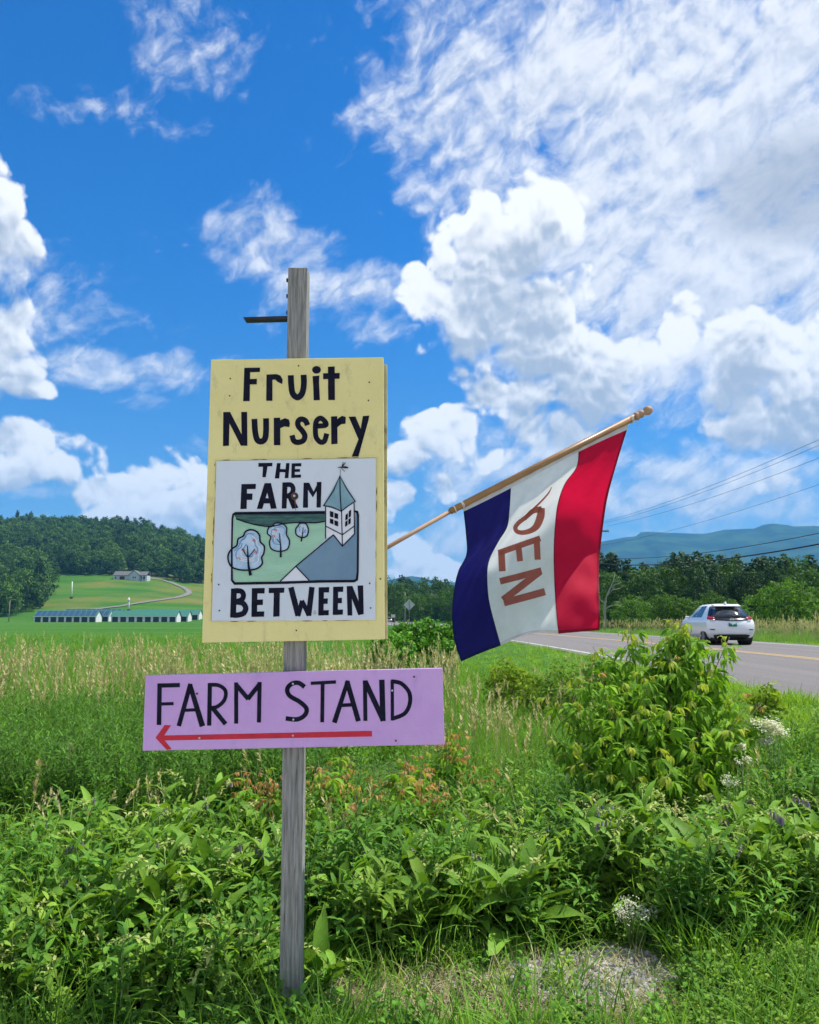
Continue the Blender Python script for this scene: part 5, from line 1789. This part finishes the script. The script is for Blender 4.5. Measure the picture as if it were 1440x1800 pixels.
gxx = np.where(ex, rng.uniform(-.15, 2.1, n), gxx); gyy = np.where(ex, rng.normal(3.85, .16, n), gyy)
mound = .022 * np.clip(1 - ((gxx - .84) / .5) ** 2 - ((gyy - 3.93) / .4) ** 2, 0, 1)
ss = rng.lognormal(-4.95, .45, n)
scatter('gravel', stones, np.stack([gxx, gyy, ground_z(gxx, gyy) + mound + .004], -1), rng.uniform(0, 6.28, (n, 3)), np.stack([ss, ss, ss], -1), rng.integers(0, 9, n))
v = [(.84 + math.cos(t) * q_ * .36, 3.95 + math.sin(t) * q_ * .24) for q_ in (.001, .35, .7, 1.0) for t in np.linspace(0, 6.283, 25)[:-1]]
v = [(x_, y_, gz(x_, y_) + .022 * max(0, 1 - ((x_ - .84) / .5) ** 2 - ((y_ - 3.93) / .4) ** 2) + (.001 if i < 72 else -.03)) for i, (x_, y_) in enumerate(v)]
m_grit = pmat('grit', (0.12, 0.115, 0.11), (0.20, 0.195, 0.19), 70, 5, 0.95, 0.1, 0.8, 90)
tag(place('gravel_bed', np_mesh('gravel_bed', v, [(i * 24 + k, i * 24 + (k + 1) % 24, (i + 1) * 24 + (k + 1) % 24, (i + 1) * 24 + k) for i in range(3) for k in range(24)], m_grit, True)), kind='structure')
for (xp, yp, s, lb) in ((966, 1722, .052, 'largest angular grey stone at the left end of the gravel patch'), (1003, 1738, .030, 'smaller grey stone in front of the gravel patch')):
    p = hit(xp, yp)
    bm = bmesh.new(); bmesh.ops.create_icosphere(bm, subdivisions=2, radius=s)
    for vv in bm.verts:
        vv.co *= 1 + .28 * mnoise.noise(vv.co * 30 + Vector((s * 90, 0, 0)))
        vv.co.z *= .55
    me = bpy.data.meshes.new('stone'); bm.to_mesh(me); bm.free(); me.materials.append(m_stone[0])
    tag(place('stone', me, None, p + Vector((0, 0, s * .25)), (0, 0, .6)), lb, 'stone')
m_straw = pmat('dry_straw', (0.38, 0.31, 0.18), (0.52, 0.45, 0.29), 30, 4, 0.8, rand=.3)
straw = []
for k in range(4):
    nb = NB()
    pts = [(0, 0, 0), (.03, U(-.006, .006), .004), (.07, U(-.015, .015), .002)]
    nb.rod(pts, .0013, .0009, 0, 3)
    straw.append(nb.mesh('straw_bit', m_straw))
x_, y_ = wedge(520, 1150, 3.38, 4.08)(3400)
scatter('straw_litter', straw, np.stack([x_, y_, ground_z(x_, y_) + .006 + rng.uniform(0, .012, 3400)], -1), rnd_rot(3400, .18), np.repeat(rng.uniform(.6, 1.5, 3400)[:, None], 3, 1), rng.integers(0, 4, 3400))

# comfrey: every plant and every big leaf for itself
COMF = []
for k in range(12):
    v, f = blade(1.0, U(.20, .32), U(.3, 1.0), U(.7, 1.6), 7, U(.18, .4), 'ovate', U(-.5, .5), .10)
    nb = NB(); nb.add(v, f)
    nb.rod([(0, -.12, -.06), (0, 0, 0.0), (0, .3, v[3 * 2 + 1][2] - .005)], .012, .006, 1)
    COMF.append(nb.mesh('comfrey_leaf', [G_comfrey if k < 11 else G_comfrey_y, m_stem]))


def flower_curl(r):
    nb = NB()
    for k in range(9):
        t = k / 8
        a = t * 2.6
        c = (.05 * math.sin(a), .015 * t, .05 * (1 - math.cos(a)) * .2 + .03 - .05 * t)
        if k < 5:
            pts = [(c[0], c[1], c[2]), (c[0] + .002, c[1], c[2] - .012), (c[0] + .003, c[1], c[2] - .024)]
            mb = MB().tube(pts, [.003, .0045, .0060], 5, False)
            nb.add(mb.v, mb.f, 0, rot_m(0), (0, 0, 0))
        for q in range(3):
            v, f = blade(.014, .006, .3, .3, 2, .2, 'lance')
            nb.add(v, f, 1, rot_m(r.uniform(0, 6.28), r.uniform(-.5, .9)), c)
    return nb.mesh('flower_cluster', [m_bell, m_bud])


def bud_curl(r):
    nb = NB()
    for k in range(26):
        t = k / 25
        c = (.075 * t, .02 * math.sin(t * 5), .028 * math.sin(t * 2.6) - .04 * t)
        v, f = blade(.018, .008, .4, .2, 2, .2, 'lance')
        nb.add(v, f, 0, rot_m(r.uniform(0, 6.28), r.uniform(-.8, .8)), c)
    return nb.mesh('bud_cluster', [m_bud])


FLOW = [flower_curl(R2) for _ in range(3)]
BUDS = [bud_curl(R2) for _ in range(3)]


def comfrey(x, y, h, nst, nleaf, label, group='comfrey plants along the bank', flowers=2, basal=5, big=1.0):
    z = gz(x, y) - .02
    root = empty('comfrey_plant', (x, y, z), U(0, 6.28))
    stems = MB()
    tips = []
    for s in range(nst):
        a = s * 6.283 / nst + U(-.5, .5); ln = h * U(.15, .6)
        hh = h * U(.75, 1.08)
        pt = lambda t: Vector((math.cos(a) * ln * t ** 1.4, math.sin(a) * ln * t ** 1.4, hh * (t - .1 * t * t)))
        stems.tube([pt(0), pt(.3), pt(.6), pt(1)], [.008, .0065, .005, .003], 5)
        for k in range(nleaf):
            t = .18 + .80 * (k + U(0, .8)) / nleaf
            L = (.38 - .20 * t) * U(.8, 1.2) * big
            place('leaf', COMF[R2.randrange(12)], root, pt(t), (U(-.15, .55), U(-.3, .3), a + k * 2.3 + U(-.5, .5) - 1.57), L)
        tips.append((pt(1), a))
    stems.build('stem', m_stem, root, True)
    for k in range(basal):
        a = U(0, 6.28)
        place('leaf', COMF[R2.randrange(12)], root, (math.cos(a) * .03, math.sin(a) * .03, .05), (U(-.1, .45), U(-.3, .3), a - 1.57), U(.30, .46) * big)
    for k in range(flowers):
        p, a = tips[k % len(tips)]
        place('flower_cluster', FLOW[k % 3], root, p + Vector((U(-.02, .02), U(-.02, .02), .0)), (0, 0, a + U(-1, 1)), U(1.0, 1.7))
    for k in range(3):
        p, a = tips[(k + 1) % len(tips)]
        place('bud_cluster', BUDS[k % 3], root, p + Vector((0, 0, .012)), (0, 0, a + U(-2, 2)), U(1.2, 2.2))
    return tag(root, label, 'plant', group)


spots = []
for (xa, xb, Ya, Yb, cnt, ha, hb) in ((960, 1500, 4.35, 4.75, 9, .46, .64), (940, 1520, 4.8, 5.5, 12, .46, .66), (560, 960, 4.2, 4.8, 6, .36, .54), (560, 960, 4.85, 5.5, 5, .40, .52),
                                      (190, 480, 3.95, 4.5, 6, .44, .58), (150, 500, 4.5, 5.2, 6, .48, .64), (-40, 190, 4.0, 4.9, 2, .30, .42)):
    for k in range(cnt):
        for _ in range(30):
            Y = U(Ya, Yb); xp = xa + (xb - xa) * (k + U(0, 1)) / cnt
            x = (xp - CX) / F_PX * Y
            if not bare(x, Y) and all((x - a) ** 2 + (Y - b) ** 2 > .036 for a, b, *_ in spots):
                spots.append((x, Y, U(ha, hb), xp))
                break
for i, (x, Y, h_, xp) in enumerate(spots):
    side = 'right of the gravel' if xp > 1240 else 'behind the gravel patch' if xp > 930 else 'right of the post' if xp > 520 else 'left of the post' if xp > 190 else 'at the far left'
    front = Y < 4.8
    comfrey(x, Y, h_, R2.choice((3, 3, 4)), 7, 'comfrey plant in the %s row %s' % ('front' if front else 'rear', side), flowers=R2.choice((0, 1, 1, 2)), basal=6 if front else 3, big=1.1 if front else .95)
for i, xp in enumerate((20, 85, 150, 215, 285, 350, 415, 465, 575)):
    Y = U(3.52, 3.9)
    comfrey((xp - CX) / F_PX * Y, Y, U(.24, .36), 2, 5, 'low broad leaved weed along the bottom edge near the post', 'low broad weeds along the bottom edge', 0, 6, .82)
# big floppy leaves by the gravel
for xp, Y, lb in ((1195, 4.22, 'low plant with very big floppy leaves at the right end of the gravel'), (1330, 4.3, 'big leaved plant leaning over the clover, right of the gravel'), (330, 3.85, 'low broad leaved plant in the shade left of the post')):
    comfrey((xp - CX) / F_PX * Y, Y, .24, 2, 3, lb, None, 0, 7, 1.0)


# ------------------------------------------------------------------ box elder and other shrubs
def compound_leaf(r, mats, L=.125, n=5):
    nb = NB()
    pl_ = .06
    nb.rod([(0, 0, 0), (0, pl_ * .5, .004), (0, pl_ * 1.3, -.012)], .0014, .001, 1)
    for k in range(n):
        if k == 0:
            yaw, base = 0.0, (0, pl_ * 1.3, -.012)
        else:
            s = 1 if k % 2 else -1
            yaw, base = s * r.uniform(.7, 1.15), (0, pl_ * (1.2 if k < 3 else .75), -.008)
        v, f = blade(L * r.uniform(.8, 1.15), L * .31, r.uniform(.3, .9), r.uniform(-1.0, .35), 4, .35, 'ovate')
        nb.add(v, f, 0, rot_m(-yaw, r.uniform(-.25, .1)), base)
    return nb.mesh('compound_leaf', mats)


EL = [compound_leaf(R2, [G_elder, m_stem]) for _ in range(6)]
EY = [compound_leaf(R2, [G_young, m_stem], .085) for _ in range(3)]
EO = [compound_leaf(R2, [G_orange, m_stem], .055) for _ in range(2)]


def leafy_shoots(root, base, shoots, per, parts_max, names=('leaf', 'leaf_mass'), size=1.0, young=.14, orange=.05, start=.28, rad=.007):
    """shoots from the base to given tips; the leaves nearest the camera are parts, the rest one mass"""
    stems = MB()
    lv = []
    for tip, w in shoots:
        b = Vector(base) + Vector((U(-.08, .08), U(-.08, .08), 0))
        tip = Vector(tip)
        mid = b.lerp(tip, .5) + Vector(((tip.x - b.x) * -.12, (tip.y - b.y) * -.12, (tip.z - b.z) * .10))
        pt = lambda t: b * (1 - t) ** 2 + mid * 2 * t * (1 - t) + tip * t * t
        L = (tip - b).length
        stems.tube([pt(t) - root.location for t in np.linspace(0, 1, 7)], list(np.linspace(rad * w, .002, 7)), 5)
        n_ = int(per * L * w)
        for k in range(n_):
            t = start + (1 - start) * (k + U(0, .9)) / n_
            a = k * 1.57 + U(-.6, .6)
            ot = 0.07 * (1 - t) * U(0, 1)
            p = pt(t) + Vector((math.cos(a + 1.57) * ot, math.sin(a + 1.57) * ot, 0))
            kind = 'o' if (t > (.97 if orange < 1 else .62) and R2.random() < min(orange * 5, .8)) else 'y' if (t > .95 or (t > .8 and R2.random() < young)) else 'g'
            lv.append((p, (U(-.45, .55) - (.15 if kind != 'g' else 0), U(-.5, .5), a), size * U(.75, 1.2) * (1.08 - .25 * t), kind))
    lv.sort(key=lambda q: (q[0] - CAM).length)
    for p, r_, s_, kd in lv[:parts_max]:
        pool = {'g': EL, 'y': EY, 'o': EO}[kd]
        place(names[0], R2.choice(pool), root, p - root.location, r_, s_)
    rest = lv[parts_max:]
    if rest:
        idx = [{'g': R2.randrange(6), 'y': 6 + R2.randrange(3), 'o': 9 + R2.randrange(2)}[q[3]] for q in rest]
        scatter(names[1], EL + EY + EO, [tuple(q[0] - root.location) for q in rest], [q[1] for q in rest], [(q[2],) * 3 for q in rest], idx, parent=root)
    stems.build('stem', m_twig, root, True)


bx, by = (1150 - CX) / F_PX * 6.1, 6.1
elder = empty('box_elder_shrub', (bx, by, gz(bx, by) - .02))
shoots = []
for (xp, yp, Y, w) in ((1107, 1088, 6.2, 1), (1190, 1080, 6.2, 1.1), (1232, 1108, 6.3, 1), (1283, 1112, 6.0, 1), (1042, 1128, 6.2, 1), (1145, 1112, 6.4, 1), (1180, 1142, 5.9, .9), (1250, 1160, 5.9, .9), (1225, 1190, 5.7, .9),
                       (1004, 1176, 6.1, .9), (1040, 1175, 5.8, .9), (1130, 1170, 5.8, .9), (1008, 1222, 5.8, .8), (1070, 1238, 5.5, .8), (1130, 1225, 5.5, .9), (1300, 1208, 5.9, .8), (1340, 1228, 6.0, .7), (1055, 1285, 5.4, .7),
                       (1230, 1280, 5.45, .8), (1100, 1300, 5.3, .7), (1180, 1230, 5.5, .9), (1010, 1290, 5.6, .7), (1160, 1310, 5.3, .7), (1290, 1270, 5.6, .8), (1210, 1135, 6.5, 1), (1080, 1140, 6.6, 1), (1270, 1170, 6.6, 1), (1095, 1190, 6.0, 1), (1165, 1190, 6.2, 1),
                       (1200, 1082, 6.1, 1), (1216, 1096, 6.0, 1), (1182, 1100, 6.1, 1), (1020, 1330, 5.5, .8), (1060, 1350, 5.4, .8), (1110, 1360, 5.3, .8), (1180, 1350, 5.3, .8), (1240, 1340, 5.4, .8), (985, 1250, 5.9, .8), (1270, 1320, 5.6, .8), (1320, 1270, 5.9, .8), (990, 1320, 5.8, .7), (965, 1215, 6.0, .7), (970, 1290, 5.8, .7), (1350, 1255, 6.0, .7), (1310, 1240, 5.7, .8)):
    shoots.append((px(xp, yp + 8, Y), w))
leafy_shoots(elder, (bx, by, elder.location.z), shoots, 33, 300, young=.05, start=.20)
tag(elder, 'tall box elder shrub with drooping leaves and yellow tips before the road', 'shrub')


def sapling(xp, ytop, Y, label, tipk, group=None, k=4, per=30, size=.7):
    x = (xp - CX) / F_PX * Y
    root = empty('sapling', (x, Y, gz(x, Y) - .02))
    sh = [(px(xp + U(-30, 30), ytop + U(0, 40), Y + U(-.15, .15)), .8) for _ in range(k)]
    leafy_shoots(root, root.location, sh, per, 30, size=size, young=.3, orange=tipk, start=.3, rad=.004)
    return tag(root, label, 'sapling', group)


for i, (xp, yt, Y) in enumerate(((440, 1345, 5.6), (480, 1362, 5.3), (572, 1352, 5.5), (640, 1378, 5.3), (688, 1352, 5.6), (728, 1318, 6.2), (752, 1352, 5.5), (790, 1278, 7.0), (600, 1330, 6.0), (845, 1330, 6.4))):
    sapling(xp, yt - 14, Y, 'orange leaved sapling under the lilac board', 2.0, 'orange tipped saplings', k=4, size=.95)


def shrub(name, xp, Y, ytop, halfw, mat, n, per, leaf, label, cr=.22, cat='shrub', flat=1.0):
    x = (xp - CX) / F_PX * Y
    z0 = gz(x, Y)
    h = 1.6 - (ytop - 1084) / F_PX * Y - z0
    root = empty(name, (x, Y, z0 - .03))
    r = np.random.default_rng(int(xp * 7 + Y))
    w = halfw / F_PX * Y
    v, f = crown_cloud(r, n, per, w, h * .55, h * .50, cr, leaf, hollow=.45)
    v[:, 2] = np.maximum(v[:, 2], .02)
    place('foliage', np_mesh('foliage', v, f, mat), root)
    st = MB()
    for k in range(7):
        a = k * .9; st.tube([(0, 0, 0), (math.cos(a) * w * .4, math.sin(a) * w * .4, h * .5), (math.cos(a) * w * .7, math.sin(a) * w * .7, h * .85)], [.02, .012, .004], 5)
    st.build('stem', m_twig, root, True)
    return tag(root, label, cat)


shrub('roadside_shrub', 738, 21, 1090, 72, G_shrub, 230, 26, .060, 'dense green roadside shrub between the yellow sign and the flag', .22)
shrub('roadside_shrub', 690, 19, 1108, 50, G_shrub, 110, 24, .055, 'lower green shrub at the lower right corner of the yellow sign', .20)
shrub('lime_bush', 885, 13.2, 1162, 40, G_lime, 90, 24, .036, 'yellow green bush in the grass under the flag', .13)
shrub('lime_bush', 935, 12.2, 1190, 34, G_lime, 70, 22, .033, 'smaller yellow green bush right of the flag corner', .12)
shrub('fine_bush', 985, 12.0, 1166, 46, G_weed_pale, 130, 26, .026, 'fine leaved olive green bush left of the box elder', .13)
shrub('fine_bush', 1045, 14.5, 1160, 40, G_weed, 90, 24, .032, 'dark fine leaved bush partly behind the box elder', .14)
shrub('round_bush', 1330, 9.5, 1205, 30, G_lime, 60, 20, .03, 'small pale bush beside the road right of the box elder', .10)


def blossom_plant(xp, ytop, Y, spread, n, label, hgt=None, ss=.0045, heads=9):
    x = (xp - CX) / F_PX * Y
    z0 = gz(x, Y)
    root = empty('white_flowering_plant', (x, Y, z0 - .02))
    top = 1.6 - (ytop - 1084) / F_PX * Y - z0
    w = spread / F_PX * Y
    st, nb = MB(), NB()
    for k in range(heads):
        a, q = U(0, 6.28), U(.1, 1)
        tip = Vector((math.cos(a) * w * q, math.sin(a) * w * q * .6, top * U(.80, 1.0)))
        st.tube([(0, 0, 0), tip * .5 + Vector((0, 0, top * .12)), tip], [.004, .003, .0015], 4)
        for j in range(n // heads):
            c = tip + Vector((R2.gauss(0, w * .20), R2.gauss(0, w * .18), R2.gauss(0, w * .12)))
            for m_ in range(2):
                v, f = blade(ss * 2.2, ss * 1.8, .3, .2, 2, .2, 'lance')
                nb.add(v, f, 0, rot_m(U(0, 6.28), U(-.8, .8)), c)
    st.build('stem', m_stem, root, True)
    place('blossom', nb.mesh('blossom', [m_wflower]), root)
    return tag(root, label, 'plant')


blossom_plant(1338, 1252, 5.9, 34, 900, 'white blossoming plant at the right foot of the box elder', ss=.006, heads=12)
blossom_plant(1285, 1292, 5.6, 16, 260, 'small white flower head left of the larger white blossoms', ss=.005, heads=5)
blossom_plant(1090, 1552, 4.12, 38, 420, 'airy white bedstraw leaning over the gravel patch', ss=.0036, heads=12)
blossom_plant(1262, 1322, 5.3, 22, 160, 'thin white flower sprays in front of the box elder', ss=.0045, heads=6)
blossom_plant(372, 1500, 4.6, 20, 90, 'sparse pale flowers in the weeds left of the post', ss=.0036, heads=5)

# single tall stalks and flowers that stand out
for k, (xp, yt, Y) in enumerate(((133, 1302, 6.0), (92, 1330, 5.8), (78, 1362, 5.6), (160, 1408, 5.2), (168, 1412, 5.2), (105, 1420, 5.3))):
    x = (xp - CX) / F_PX * Y
    top = 1.6 - (yt - 1084) / F_PX * Y - gz(x, Y)
    root = empty('seed_stalk', (x, Y, gz(x, Y) - .02), U(0, 6))
    MB().tube([(0, 0, 0), (.01, 0, top * .5), (.03, 0, top - .05)], [.003, .0025, .0015], 5).build('stem', m_stem, root, True)
    nb = NB()
    for j in range(40):
        t = j / 39
        s = .016 * math.sin(math.pi * (t * .85 + .12)) + .003
        v, f = blade(s * 3, s, .1, .2, 2, .1, 'lance')
        nb.add(v, f, 0, rot_m(U(0, 6.28), U(.7, 1.2)), (.03 + .012 * t, 0, top - .10 + t * .13))
    place('seed_head', nb.mesh('seed_head', [G_tan]), root)
    tag(root, 'tan seed stalk rising from the dark weeds at left', 'grass stalk', 'single seed stalks at left')
for k, (xp, yp) in enumerate(((1266, 1780), (1388, 1784), (1412, 1782), (1358, 1745), (1376, 1752), (1373, 1685), (1350, 1796), (1358, 1790), (1230, 1770), (1394, 1736))):
    p = hit(xp, yp + 45)
    root = empty('yellow_flower', p)
    d = CAM + ray(xp, yp) * (p.y / ray(xp, yp).y) - p
    MB().tube([(0, 0, 0), d * .5, d], .0012, 4).build('stem', m_stem, root)
    nb = NB()
    for j in range(7):
        v, f = blade(.011, .008, .3, .8, 2, .3, 'ovate')
        nb.add(v, f, 0, rot_m(j * .9, U(-.2, .4)), d)
    place('petals', nb.mesh('petals', [m_yflower]), root)
    tag(root, 'tiny yellow flower in the clover at the lower right', 'flower', 'yellow flowers in the clover')
# fallen dry stalks on the left bank
for (x0, y0, x1, y1, lb) in ((120, 1790, 300, 1740, 'long dry stalk lying in the weeds at the lower left'), (300, 1740, 440, 1660, 'pale fallen stalk slanting up towards the post'), (360, 1705, 330, 1645, 'short broken dry stick standing in the left bank')):
    a, b = hit(x0, y0 + 10), hit(x1, y1 + 60)
    b = px(x1, y1, min(a.y, b.y) + .05); a = px(x0, y0, a.y)
    tag(MB().tube([a, a.lerp(b, .5) + Vector((0, 0, .012)), b], [.004, .0045, .003], 6).build('dry_stalk', m_straw, None, True), lb, 'stalk')

# ------------------------------------------------------------------ things that look alike are told apart by their order in the photo
ORD = ['leftmost', 'second', 'third', 'fourth', 'fifth', 'sixth', 'seventh', 'eighth', 'ninth', 'tenth', 'eleventh', 'twelfth', 'thirteenth', 'fourteenth', 'fifteenth', 'sixteenth', 'seventeenth']
same = {}
for o in COL.objects:
    if o.parent is None and 'label' in o and 'category' in o:
        same.setdefault(o['label'], []).append(o)
for lb, os_ in same.items():
    if 1 < len(os_) <= len(ORD):
        os_.sort(key=lambda o: o.location.x / max(o.location.y, .1))
        for i, o in enumerate(os_):
            o['label'] = lb + (', leftmost of its kind' if i == 0 else ', rightmost of its kind' if i == len(os_) - 1 else ', %s from the left' % ORD[i])
